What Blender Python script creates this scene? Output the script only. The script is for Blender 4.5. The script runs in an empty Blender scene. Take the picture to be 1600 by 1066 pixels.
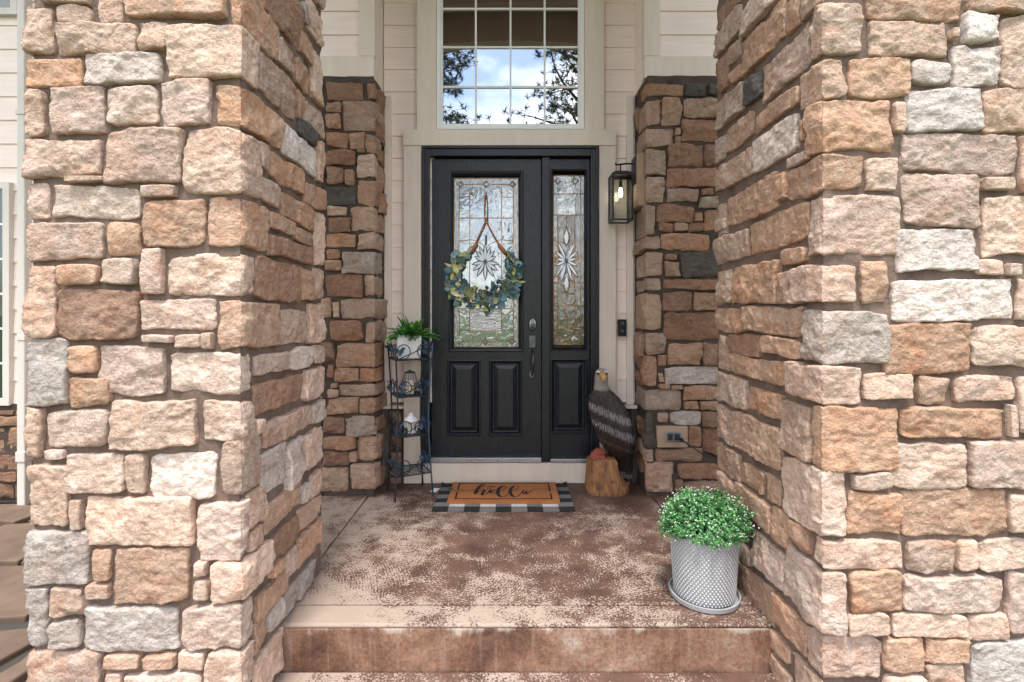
import bpy, math, random
import numpy as np
from mathutils import Vector, Matrix
R = math.radians
rng = random.Random(7)
sc = bpy.context.scene
COL = sc.collection

# ------------------------------------------------------------ camera, sky, sun, exposure
F, CX, CY, EYE = 770.0, 795.0, 490.0, 1.40          # focal length and vanishing point in photo pixels; eye height over the porch
cam = bpy.data.cameras.new('camera'); camo = bpy.data.objects.new('camera', cam); COL.objects.link(camo)
cam.sensor_width = 36; cam.lens = 36 * F / 1600
cam.shift_x = (800 - CX) / 1600; cam.shift_y = (CY - 533) / 1600
cam.clip_start = .05; cam.clip_end = 2000
camo.location = (0, 0, EYE); camo.rotation_euler = (R(90), 0, 0)
sc.camera = camo
SUN_EL, SUN_AZ = 70, 188          # azimuth clockwise from +Y: behind the camera, a little to its left
w = bpy.data.worlds.new('World'); sc.world = w; w.use_nodes = True
nt = w.node_tree; nt.nodes.clear()
def wn(t, **k):
    n = nt.nodes.new(t)
    for a, v in k.items(): setattr(n, a, v)
    return n
wo = wn('ShaderNodeOutputWorld'); bg = wn('ShaderNodeBackground'); sky = wn('ShaderNodeTexSky', sky_type='NISHITA', sun_disc=False)
sky.sun_elevation = R(SUN_EL); sky.sun_rotation = R(SUN_AZ); sky.dust_density = 1.5
tc = wn('ShaderNodeTexCoord'); mp = wn('ShaderNodeMapping'); mp.inputs['Scale'].default_value = (1, 1, 1.9)
nz = wn('ShaderNodeTexNoise'); nz.inputs['Scale'].default_value = 2.6; nz.inputs['Detail'].default_value = 9; nz.inputs['Roughness'].default_value = .56
rp = wn('ShaderNodeValToRGB'); rp.color_ramp.elements[0].position = .40; rp.color_ramp.elements[1].position = .58
mx = wn('ShaderNodeMix', data_type='RGBA'); mx.inputs['B'].default_value = (9.5, 9.5, 9.6, 1)
L = nt.links.new
L(tc.outputs['Generated'], mp.inputs['Vector']); L(mp.outputs['Vector'], nz.inputs['Vector']); L(nz.outputs['Fac'], rp.inputs['Fac'])
L(rp.outputs['Color'], mx.inputs['Factor']); L(sky.outputs['Color'], mx.inputs['A']); L(mx.outputs['Result'], bg.inputs['Color'])
bg.inputs['Strength'].default_value = .15
L(bg.outputs['Background'], wo.inputs['Surface'])
sl = bpy.data.lights.new('sun', 'SUN'); sl.energy = 2.0; sl.angle = R(10); sl.color = (1, .95, .88)
so = bpy.data.objects.new('sun', sl); COL.objects.link(so)
_d = Vector((math.sin(R(SUN_AZ)) * math.cos(R(SUN_EL)), math.cos(R(SUN_AZ)) * math.cos(R(SUN_EL)), math.sin(R(SUN_EL))))
so.rotation_euler = _d.to_track_quat('Z', 'Y').to_euler(); so.location = (-6, -12, 16)
vs = sc.view_settings; vs.view_transform = 'Standard'; vs.look = 'None'; vs.gamma = 1; vs.use_curve_mapping = False
vs.exposure = 1.3
sc.render.engine = 'CYCLES'; sc.cycles.max_bounces = 7; sc.cycles.diffuse_bounces = 4; sc.cycles.glossy_bounces = 3

# ------------------------------------------------------------ helpers
def WX(px, Y): return (px - CX) * Y / F
def WZ(py, Y): return EYE - (py - CY) * Y / F
def ground_pt(px, py, z=0.0):
    Y = (EYE - z) * F / (py - CY); return ((px - CX) * Y / F, Y)
WLOC = {}
def link(o, parent=None, loc=(0, 0, 0)):
    COL.objects.link(o); WLOC[o.name] = Vector(loc)
    if parent is not None:
        o.parent = parent; o.location = Vector(loc) - WLOC[parent.name]
    else: o.location = loc
    return o
def thing(name, label, cat, loc=(0, 0, 0), group=None, kind=None):
    o = bpy.data.objects.new(name, None); o.empty_display_size = .1
    link(o, None, loc); return tag(o, label, cat, group, kind)
def tag(o, label=None, cat=None, group=None, kind=None):
    if label: o['label'] = label
    if cat: o['category'] = cat
    if group: o['group'] = group
    if kind: o['kind'] = kind
    return o
def part(name, parent, loc=(0, 0, 0)):
    return link(bpy.data.objects.new(name, None), parent, loc)

class MB:
    def __init__(s): s.v = []; s.f = []
    def add(s, vs, fs):
        b = len(s.v); s.v += [tuple(p) for p in vs]; s.f += [tuple(i + b for i in f) for f in fs]; return s
    def box(s, x0, x1, y0, y1, z0, z1):
        return s.add([(x, y, z) for x in (x0, x1) for y in (y0, y1) for z in (z0, z1)],
                     [(0, 1, 3, 2), (4, 6, 7, 5), (0, 4, 5, 1), (2, 3, 7, 6), (0, 2, 6, 4), (1, 5, 7, 3)])
    def prism(s, pts, y0, y1):          # outline in (x, z), extruded along y
        n = len(pts)
        vs = [(x, y0, z) for x, z in pts] + [(x, y1, z) for x, z in pts]
        return s.add(vs, [tuple(range(n)), tuple(range(2 * n - 1, n - 1, -1))] + [(i, i + n, (i + 1) % n + n, (i + 1) % n) for i in range(n)])
    def tube(s, pts, r, n=6, caps=True):
        pts = [Vector(p) for p in pts]; m = len(pts)
        rr = r if isinstance(r, (list, tuple)) else [r] * m
        vs = []; ref = None
        for i, p in enumerate(pts):
            t = (pts[min(i + 1, m - 1)] - pts[max(i - 1, 0)]).normalized()
            if ref is None: ref = Vector((0, 0, 1)) if abs(t.z) < .9 else Vector((1, 0, 0))
            a = t.cross(ref); a = a.normalized() if a.length > 1e-6 else Vector((1, 0, 0)); b = t.cross(a); ref = -b if False else ref
            for k in range(n):
                an = 2 * math.pi * k / n; vs.append(p + (a * math.cos(an) + b * math.sin(an)) * rr[i])
        fs = [(i * n + k, i * n + (k + 1) % n, (i + 1) * n + (k + 1) % n, (i + 1) * n + k) for i in range(m - 1) for k in range(n)]
        if caps: fs += [tuple(range(n - 1, -1, -1)), tuple((m - 1) * n + k for k in range(n))]
        return s.add(vs, fs)
    def lathe(s, prof, c=(0, 0, 0), n=32, sx=1, sy=1):   # prof: (r, z) from the outside bottom upwards
        vs = []; m = len(prof)
        for r, z in prof:
            for k in range(n):
                a = 2 * math.pi * k / n; vs.append((c[0] + r * sx * math.cos(a), c[1] + r * sy * math.sin(a), c[2] + z))
        fs = [(i * n + k, i * n + (k + 1) % n, (i + 1) * n + (k + 1) % n, (i + 1) * n + k) for i in range(m - 1) for k in range(n)]
        fs += [tuple(range(n - 1, -1, -1)), tuple((m - 1) * n + k for k in range(n))]
        return s.add(vs, fs)
    def rings(s, x0, x1, z0, z1, prof, cap=True):   # mitred moulding: prof = (inset, y) from the outside in, facing -Y
        vs = []
        for d, y in prof: vs += [(x0 + d, y, z0 + d), (x1 - d, y, z0 + d), (x1 - d, y, z1 - d), (x0 + d, y, z1 - d)]
        fs = [(i * 4 + k, i * 4 + (k + 1) % 4, i * 4 + 4 + (k + 1) % 4, i * 4 + 4 + k) for i in range(len(prof) - 1) for k in range(4)]
        if cap: b = 4 * (len(prof) - 1); fs.append((b, b + 1, b + 2, b + 3))
        return s.add(vs, fs)
    def build(s, name, mat, parent=None, org=None, smooth=False, bevel=0, color=None):
        if org is None:
            a = np.array(s.v); lo, hi = a.min(0), a.max(0); org = ((lo[0] + hi[0]) / 2, (lo[1] + hi[1]) / 2, lo[2])
        org = Vector(org)
        me = bpy.data.meshes.new(name); me.from_pydata([tuple(Vector(p) - org) for p in s.v], [], s.f); me.update()
        me.materials.append(mat)
        if smooth: me.polygons.foreach_set('use_smooth', [True] * len(me.polygons))
        o = link(bpy.data.objects.new(name, me), parent, org)
        if color: o.color = (*color, 1)
        if bevel:
            m = o.modifiers.new('bevel', 'BEVEL'); m.width = bevel; m.segments = 2; m.limit_method = 'ANGLE'
        return o

# procedural materials -------------------------------------------------
def newmat(name):
    m = bpy.data.materials.new(name); m.use_nodes = True; t = m.node_tree; t.nodes.clear()
    out = t.nodes.new('ShaderNodeOutputMaterial'); b = t.nodes.new('ShaderNodeBsdfPrincipled')
    t.links.new(b.outputs[0], out.inputs[0]); return m, t, b
def nd(t, typ, ins=None, **k):
    n = t.nodes.new(typ)
    for a, v in k.items(): setattr(n, a, v)
    for a, v in (ins or {}).items():
        if isinstance(v, bpy.types.NodeSocket): t.links.new(v, n.inputs[a])
        else: n.inputs[a].default_value = v
    return n
def noise(t, vec, scale, detail=4, rough=.55, dist=0):
    return nd(t, 'ShaderNodeTexNoise', {'Vector': vec, 'Scale': scale, 'Detail': detail, 'Roughness': rough, 'Distortion': dist}).outputs['Fac']
def ramp(t, fac, stops):
    r = nd(t, 'ShaderNodeValToRGB', {'Fac': fac}); e = r.color_ramp.elements
    while len(e) < len(stops): e.new(.5)
    for x, (p, c) in zip(e, stops):
        x.position = p; x.color = (c, c, c, 1) if isinstance(c, (int, float)) else (*c, 1)
    return r.outputs['Color']
def mixc(t, fac, a, b, mode='MIX'):
    n = nd(t, 'ShaderNodeMix', data_type='RGBA', blend_type=mode)
    for k, v in (('Factor', fac), ('A', a), ('B', b)):
        if isinstance(v, bpy.types.NodeSocket): t.links.new(v, n.inputs[k])
        else: n.inputs[k].default_value = v if k == 'Factor' else (*v, 1)
    return n.outputs['Result']
def math_(t, op, a, b=0.0, c=None):
    n = nd(t, 'ShaderNodeMath', operation=op)
    for i, v in enumerate((a, b) if c is None else (a, b, c)):
        if isinstance(v, bpy.types.NodeSocket): t.links.new(v, n.inputs[i])
        else: n.inputs[i].default_value = v
    return n.outputs[0]
def objvec(t, rand=True):
    tc = nd(t, 'ShaderNodeTexCoord'); v = tc.outputs['Object']
    if rand:
        oi = nd(t, 'ShaderNodeObjectInfo')
        k = math_(t, 'MULTIPLY', oi.outputs['Random'], 37.0)
        v = nd(t, 'ShaderNodeVectorMath', {0: v, 1: k}, operation='ADD').outputs[0]
    return v
def bump(t, b, h, strength=.3, dist=.01):
    n = nd(t, 'ShaderNodeBump', {'Height': h, 'Strength': strength, 'Distance': dist}); t.links.new(n.outputs[0], b.inputs['Normal'])
def simple(name, col, rough=.5, metal=0, var=.12, scale=8, bs=.12, bd=.004, stretch=None, spec=None, world=False):
    m, t, b = newmat(name); v = objvec(t)
    if stretch: v = nd(t, 'ShaderNodeMapping', {'Vector': v, 'Scale': stretch}).outputs[0]
    n = noise(t, v, scale, 6); lo = [c * (1 - var) for c in col]; hi = [min(1, c * (1 + var)) for c in col]
    t.links.new(mixc(t, ramp(t, n, [(.3, 0.), (.7, 1.)]), lo, hi), b.inputs['Base Color'])
    r2 = ramp(t, noise(t, v, scale * 3, 4), [(.3, max(.02, rough - .1)), (.7, min(1, rough + .1))]); t.links.new(r2, b.inputs['Roughness'])
    b.inputs['Metallic'].default_value = metal
    if spec is not None: b.inputs['Specular IOR Level'].default_value = spec
    if bs: bump(t, b, noise(t, v, scale * 8, 5), bs, bd)
    return m

def stone_mat():
    m, t, b = newmat('stone'); v = objvec(t); oi = nd(t, 'ShaderNodeObjectInfo'); base = oi.outputs['Color']
    n1 = noise(t, v, 6.5, 4, .62, .7); n2 = noise(t, v, 13, 4, .65, .5); n3 = noise(t, v, 110, 2, .6); n4 = noise(t, v, 42, 4, .7, .3)
    st = noise(t, nd(t, 'ShaderNodeMapping', {'Vector': v, 'Scale': (3, 3, 9)}).outputs[0], 3, 3, .6, 1.2)
    rust = math_(t, 'MULTIPLY', ramp(t, n1, [(.44, 0.), (.66, .9)]), oi.outputs['Alpha'])      # the object colour's alpha is the stone's iron content
    c = mixc(t, rust, base, mixc(t, 1., base, (1.05, .77, .61), 'MULTIPLY'))
    pale = mixc(t, 1., base, (1.26, 1.31, 1.34), 'MULTIPLY')
    c = mixc(t, ramp(t, n2, [(.46, 0.), (.66, .75)]), c, pale)
    c = mixc(t, ramp(t, st, [(.50, 0.), (.68, .6)]), c, mixc(t, 1., base, (.62, .52, .46), 'MULTIPLY'))
    c = mixc(t, ramp(t, n4, [(.57, 0.), (.72, .55)]), c, mixc(t, 1., base, (.45, .38, .34), 'MULTIPLY'))
    c = mixc(t, .35, c, ramp(t, n3, [(.3, .2), (.7, .66)]), 'OVERLAY')
    t.links.new(c, b.inputs['Base Color']); b.inputs['Roughness'].default_value = .88; b.inputs['Specular IOR Level'].default_value = .25
    h = math_(t, 'ADD', noise(t, v, 30, 6, .66, .2), math_(t, 'MULTIPLY', st, .25))
    bump(t, b, math_(t, 'ADD', h, math_(t, 'MULTIPLY', n3, .3)), 1.0, .014)
    return m
M = {}
DARK = {}
M['stone'] = stone_mat()
M['downspout'] = simple('downspout_paint', (.60, .56, .51), .5, 0, .04, 4, .04)
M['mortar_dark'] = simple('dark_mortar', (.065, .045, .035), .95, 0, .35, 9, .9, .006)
M['mortar'] = simple('mortar', (.15, .104, .082), .95, 0, .35, 9, .9, .006)
M['siding'] = simple('siding_paint', (.83, .70, .625), .55, 0, .05, 3, .22, .003, (1, 1, 9))
M['trim'] = simple('trim_paint', (.69, .595, .505), .55, 0, .05, 3, .2, .003, (6, 6, 1))
M['white'] = simple('white_vinyl', (.80, .80, .78), .4, 0, .03, 4, .04)
M['black'] = simple('black_door_paint', (.011, .0135, .0175), .32, 0, .3, 6, .12, .003, (9, 9, 1), .4)
M['iron'] = simple('dark_iron', (.03, .037, .047), .5, .3, .3, 20, .15)
M['blue_iron'] = simple('blue_patina_iron', (.045, .085, .14), .5, .4, .5, 14, .2)
M['blackmetal'] = simple('black_metal', (.012, .012, .013), .42, .3, .2, 20, .05)
M['pewter'] = simple('pewter', (.11, .115, .12), .38, .85, .3, 25, .2)
M['alu'] = simple('aluminium', (.42, .43, .45), .35, .8, .1, 12, .05)
M['brass'] = simple('brass_came', (.75, .42, .18), .38, .7, .15, 20, .05)
M['leather'] = simple('leather_cord', (.42, .14, .05), .55, 0, .3, 60, .3)
M['concrete'] = simple('grey_concrete', (.32, .28, .24), .9, 0, .2, 4, .4)
M['ceramic'] = simple('white_ceramic', (.66, .66, .66), .4, 0, .06, 8, .05)
M['potgrey'] = simple('grey_glaze', (.34, .35, .36), .6, 0, .1, 10, .2)
M['dot'] = simple('pale_dots', (.46, .47, .48), .6, 0, .08, 10, .1)
M['candle'] = simple('candle_wax', (.62, .53, .42), .5, 0, .05, 10, .05)
M['soil'] = simple('soil', (.03, .02, .014), .95, 0, .3, 30, .6)
M['grass'] = simple('lawn', (.07, .11, .03), .9, 0, .4, 1.2, .6, .05)
M['bark'] = simple('pine_bark', (.10, .06, .04), .95, 0, .4, 3, .9, .05, (4, 4, 1))
M['ceiling'] = simple('ceiling_paint', (.66, .60, .54), .7, 0, .05, 3, .1)
M['roof'] = simple('roof_shingle', (.10, .09, .085), .9, 0, .3, 5, .5)
M['soffit'] = simple('soffit_paint', (.36, .27, .21), .7, 0, .08, 3, .2)
M['beige_block'] = simple('beige_cast_block', (.36, .25, .17), .85, 0, .12, 10, .3)
M['plaster'] = simple('house_core', (.3, .27, .24), .9)
M['cord'] = simple('black_rubber', (.012, .012, .012), .6, 0, .1, 20, 0)
M['beak'] = simple('yellow_paint', (.42, .24, .08), .6, 0, .3, 30, .3)
M['redpaint'] = simple('red_brown_paint', (.30, .075, .045), .75, 0, .3, 14, .5)

def leaf_mat(name, rough=.5, trans=.2):
    m, t, b = newmat(name); oi = nd(t, 'ShaderNodeObjectInfo'); v = objvec(t)
    c = mixc(t, ramp(t, noise(t, v, 60, 3), [(.3, 0.), (.7, .5)]), oi.outputs['Color'], mixc(t, 1., oi.outputs['Color'], (.5, .5, .5), 'MULTIPLY'))
    t.links.new(c, b.inputs['Base Color']); b.inputs['Roughness'].default_value = rough
    return m
M['leaf'] = leaf_mat('wreath_leaf', .45)
def attr_mat(name, rough, stops, attr='tone'):
    m, t, b = newmat(name); a = nd(t, 'ShaderNodeAttribute', attribute_name=attr)
    t.links.new(ramp(t, a.outputs['Fac'], stops), b.inputs['Base Color']); b.inputs['Roughness'].default_value = rough
    return m
M['fern'] = attr_mat('fern_leaf', .45, [(0, (.018, .07, .015)), (.5, (.05, .19, .03)), (1, (.15, .36, .06))])
M['foliage'] = attr_mat('flower_foliage', .5, [(0, (.025, .10, .03)), (.5, (.07, .23, .07)), (1, (.17, .38, .14))])
M['needle'] = attr_mat('pine_needles', .7, [(0, (.012, .03, .012)), (1, (.05, .085, .03))])
M['petal'] = simple('white_petals', (.66, .67, .63), .6, 0, .05, 30, 0)

def glass_mat(name, wav, bs, tint, scale, refl=.55, rough=.03, vor=False):
    m = bpy.data.materials.new(name); m.use_nodes = True; t = m.node_tree; t.nodes.clear()
    out = nd(t, 'ShaderNodeOutputMaterial'); v = objvec(t)
    d = nd(t, 'ShaderNodeBsdfDiffuse', {'Color': (*tint, 1)}); g = nd(t, 'ShaderNodeBsdfGlossy', {'Roughness': rough, 'Color': (.93, .97, 1, 1)})
    if bs:
        vv = nd(t, 'ShaderNodeMapping', {'Vector': v, 'Scale': wav}).outputs[0]
        h = noise(t, vv, scale, 3, .5, 1.2)
        bp = nd(t, 'ShaderNodeBump', {'Height': h, 'Strength': bs, 'Distance': .01}); t.links.new(bp.outputs[0], g.inputs['Normal'])
    mxs = nd(t, 'ShaderNodeMixShader', {0: refl, 1: d.outputs[0], 2: g.outputs[0]}); t.links.new(mxs.outputs[0], out.inputs[0])
    return m
M['pane'] = glass_mat('window_glass', (1, 1, 1), .012, (.018, .015, .013), 3, .55, .0)
M['pane_dim'] = glass_mat('wing_window_glass', (1, 1, 1), .012, (.022, .035, .028), 3, .10, .0)
M['joint'] = simple('dark_joint', (.05, .045, .04), .9)
M['art'] = glass_mat('leaded_glass', (1, 1, 1), .20, (.10, .13, .115), 11, .27)
M['art_amber'] = glass_mat('amber_leaded_glass', (1, 1, 1), .30, (.085, .06, .028), 14, .13)
M['artborder'] = glass_mat('rippled_border_glass', (1, 1, .35), .5, (.12, .145, .13), 60, .27)
M['water'] = glass_mat('water_glass', (.35, 1, 1.3), .6, (.19, .155, .115), 45, .34)
M['bevelglass'] = glass_mat('bevelled_glass', (1, 1, 1), 0, (.15, .16, .16), 1, .17)

def porch_mat():
    m, t, b = newmat('worn_painted_concrete')
    v = nd(t, 'ShaderNodeNewGeometry').outputs['Position']
    sep = nd(t, 'ShaderNodeSeparateXYZ', {0: v}); X, Y, Z = sep.outputs
    wv = nd(t, 'ShaderNodeVectorMath', {0: v, 1: nd(t, 'ShaderNodeVectorMath', {0: nd(t, 'ShaderNodeTexNoise', {'Vector': v, 'Scale': 5., 'Detail': 3.}).outputs['Color'], 1: (.05, .05, 0)}, operation='MULTIPLY').outputs[0]}, operation='ADD').outputs[0]
    flat = nd(t, 'ShaderNodeVectorMath', {0: wv, 1: (1, 1, 0)}, operation='MULTIPLY').outputs[0]
    vo = nd(t, 'ShaderNodeTexVoronoi', {'Vector': flat, 'Scale': 2.6, 'Randomness': 1.}, feature='F1')
    off = nd(t, 'ShaderNodeVectorMath', {0: nd(t, 'ShaderNodeVectorMath', {0: vo.outputs['Color'], 1: (.5, .5, .5)}, operation='SUBTRACT').outputs[0], 1: (1.1, 1.1, 0)}, operation='MULTIPLY').outputs[0]
    dv = nd(t, 'ShaderNodeVectorMath', {0: nd(t, 'ShaderNodeVectorMath', {0: flat, 1: vo.outputs['Position']}, operation='SUBTRACT').outputs[0], 1: off}, operation='ADD').outputs[0]
    dl = nd(t, 'ShaderNodeVectorMath', {0: dv}, operation='LENGTH').outputs['Value']
    brk = noise(t, v, 26, 3, .6)
    ring = math_(t, 'MULTIPLY', math_(t, 'SINE', math_(t, 'ADD', math_(t, 'MULTIPLY', dl, 420.), math_(t, 'MULTIPLY', brk, 9.))), ramp(t, brk, [(.35, .25), (.6, 1.)]))
    fine = noise(t, v, 105, 4, .62, .5)
    big = noise(t, v, 2.3, 5, .6, .4); mid = noise(t, v, 9, 4, .6)
    # wear: less paint towards the slab's front band and its left part
    fb = math_(t, 'MULTIPLY', nd(t, 'ShaderNodeMapRange', {0: Y, 1: 2.34, 2: 2.40, 3: -.15, 4: 0.}).outputs[0], math_(t, 'GREATER_THAN', Z, -.1))
    fb2 = nd(t, 'ShaderNodeMapRange', {0: Y, 1: 2.40, 2: 2.75, 3: -.03, 4: .05}).outputs[0]
    lx = nd(t, 'ShaderNodeMapRange', {0: X, 1: -1.0, 2: -.3, 3: -.24, 4: .03}).outputs[0]
    rx = nd(t, 'ShaderNodeMapRange', {0: X, 1: -.2, 2: .9, 3: .0, 4: .13}).outputs[0]
    rxm = math_(t, 'MULTIPLY', rx, math_(t, 'LESS_THAN', Y, 2.37))
    far = nd(t, 'ShaderNodeMapRange', {0: Y, 1: 3.55, 2: 3.95, 3: 0., 4: .30}).outputs[0]
    inband = math_(t, 'GREATER_THAN', Y, 2.372)
    amt = math_(t, 'ADD', math_(t, 'MULTIPLY', math_(t, 'SUBTRACT', big, .5), .8), .575)
    for k in (fb, fb2, lx, rxm, far): amt = math_(t, 'ADD', amt, k)
    pat = math_(t, 'ADD', math_(t, 'MULTIPLY', math_(t, 'MULTIPLY', ring, .095), inband), math_(t, 'MULTIPLY', math_(t, 'SUBTRACT', fine, .5), 1.5))
    pat = math_(t, 'ADD', pat, math_(t, 'MULTIPLY', math_(t, 'SUBTRACT', mid, .5), .95))
    val = math_(t, 'ADD', amt, pat)
    mask = ramp(t, val, [(.45, 0.), (.555, 1.)])
    bare = mixc(t, noise(t, v, 6, 6), (.29, .22, .175), (.43, .34, .28))
    paint = mixc(t, ramp(t, noise(t, v, 4, 6), [(.35, 0.), (.65, 1.)]), (.062, .030, .022), (.135, .074, .054))
    c = mixc(t, mask, bare, paint)
    t.links.new(c, b.inputs['Base Color'])
    t.links.new(ramp(t, mask, [(0, .85), (1, .62)]), b.inputs['Roughness'])
    bump(t, b, math_(t, 'ADD', math_(t, 'MULTIPLY', mask, .5), math_(t, 'ADD', fine, math_(t, 'MULTIPLY', math_(t, 'MULTIPLY', ring, inband), .3))), .5, .003)
    return m
M['porch'] = porch_mat()
def riser_mat():
    m, t, b = newmat('stained_riser')
    v = nd(t, 'ShaderNodeNewGeometry').outputs['Position']; X, Y, Z = nd(t, 'ShaderNodeSeparateXYZ', {0: v}).outputs
    n = noise(t, v, 2.6, 8, .66, .5); f = noise(t, v, 70, 5, .75)
    c = ramp(t, n, [(.30, (.065, .03, .019)), (.43, (.165, .08, .048)), (.55, (.26, .15, .098)), (.68, (.38, .29, .23))])
    c = mixc(t, .8, c, ramp(t, f, [(.3, .2), (.7, .78)]), 'OVERLAY')
    # whitish scale running down from the nosing
    dr = noise(t, nd(t, 'ShaderNodeMapping', {'Vector': v, 'Scale': (5, 1, 3)}).outputs[0], 1.6, 5, .6)
    up = nd(t, 'ShaderNodeMapRange', {0: Z, 1: -.10, 2: -.002, 3: -.25, 4: .10}).outputs[0]
    c = mixc(t, ramp(t, math_(t, 'ADD', dr, up), [(.50, 0.), (.62, .85)]), c, (.48, .41, .35))
    sk = noise(t, nd(t, 'ShaderNodeMapping', {'Vector': v, 'Scale': (22, 1, 1.2)}).outputs[0], 1.5, 5, .65)
    c = mixc(t, ramp(t, sk, [(.54, 0.), (.76, .35)]), c, (.40, .31, .25)); c = mixc(t, ramp(t, sk, [(.30, .35), (.46, 0.)]), c, (.10, .045, .03))
    t.links.new(c, b.inputs['Base Color']); b.inputs['Roughness'].default_value = .85
    bump(t, b, f, .7, .005); return m
M['riser'] = riser_mat()

# ------------------------------------------------------------ numpy noise
_rs = np.random.RandomState(3); _P = _rs.permutation(256); _P = np.concatenate([_P, _P, _P]); _G = _rs.uniform(-1, 1, 256)
def vnoise(x, y):
    xi = np.floor(x).astype(int); yi = np.floor(y).astype(int); fx = x - xi; fy = y - yi
    fx = fx * fx * fx * (fx * (fx * 6 - 15) + 10); fy = fy * fy * fy * (fy * (fy * 6 - 15) + 10)
    g = lambda a, b: _G[_P[_P[a & 255] + (b & 255)]]
    a = g(xi, yi); b = g(xi + 1, yi); c = g(xi, yi + 1); d = g(xi + 1, yi + 1)
    return (a * (1 - fx) + b * fx) * (1 - fy) + (c * (1 - fx) + d * fx) * fy
def fbm(x, y, o=4, g=.5):
    r = 0; a = 1.
    for i in range(o): r = r + a * vnoise(x * 2 ** i + 17 * i, y * 2 ** i + 31 * i); a *= g
    return r

# ------------------------------------------------------------ stones
STONE_COL = {'c': ((.55, .423, .345), .6), 't': ((.46, .344, .272), .8), 'o': ((.45, .302, .216), .95), 'p': ((.49, .367, .302), .75),
             'g': ((.42, .365, .325), .6), 'w': ((.58, .505, .46), .2), 'b': ((.33, .205, .145), .7), 'd': ((.12, .11, .103), .3)}
class Path:
    """stone-faced wall: a polyline of outer face points (plan), outward side = direction x up"""
    def __init__(s, pts):
        s.p = [np.array(q, float) for q in pts]; s.d = []; s.L = []
        for a, b in zip(s.p, s.p[1:]): l = np.linalg.norm(b - a); s.L.append(l); s.d.append((b - a) / l)
        s.c = np.concatenate([[0], np.cumsum(s.L)])
    def map(s, S, D):
        k = np.clip(np.searchsorted(s.c, S, side='right') - 1, 0, len(s.L) - 1)
        out = np.zeros(S.shape + (2,)); last = len(s.L) - 1
        for i in range(len(s.L)):
            m = k == i
            if not m.any(): continue
            t = S[m] - s.c[i]; d = D[m]
            if i < last: t = np.minimum(t, s.L[i] - np.maximum(d, 0))
            if i > 0: t = np.maximum(t, np.maximum(d, 0))
            n = np.array([s.d[i][1], -s.d[i][0]])
            out[m] = s.p[i] + t[:, None] * s.d[i] - d[:, None] * n
        return out
    def corner_dist(s, S):
        r = np.full(S.shape, 9.)
        for c in s.c[1:-1]: r = np.minimum(r, np.abs(S - c))
        return r
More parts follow.
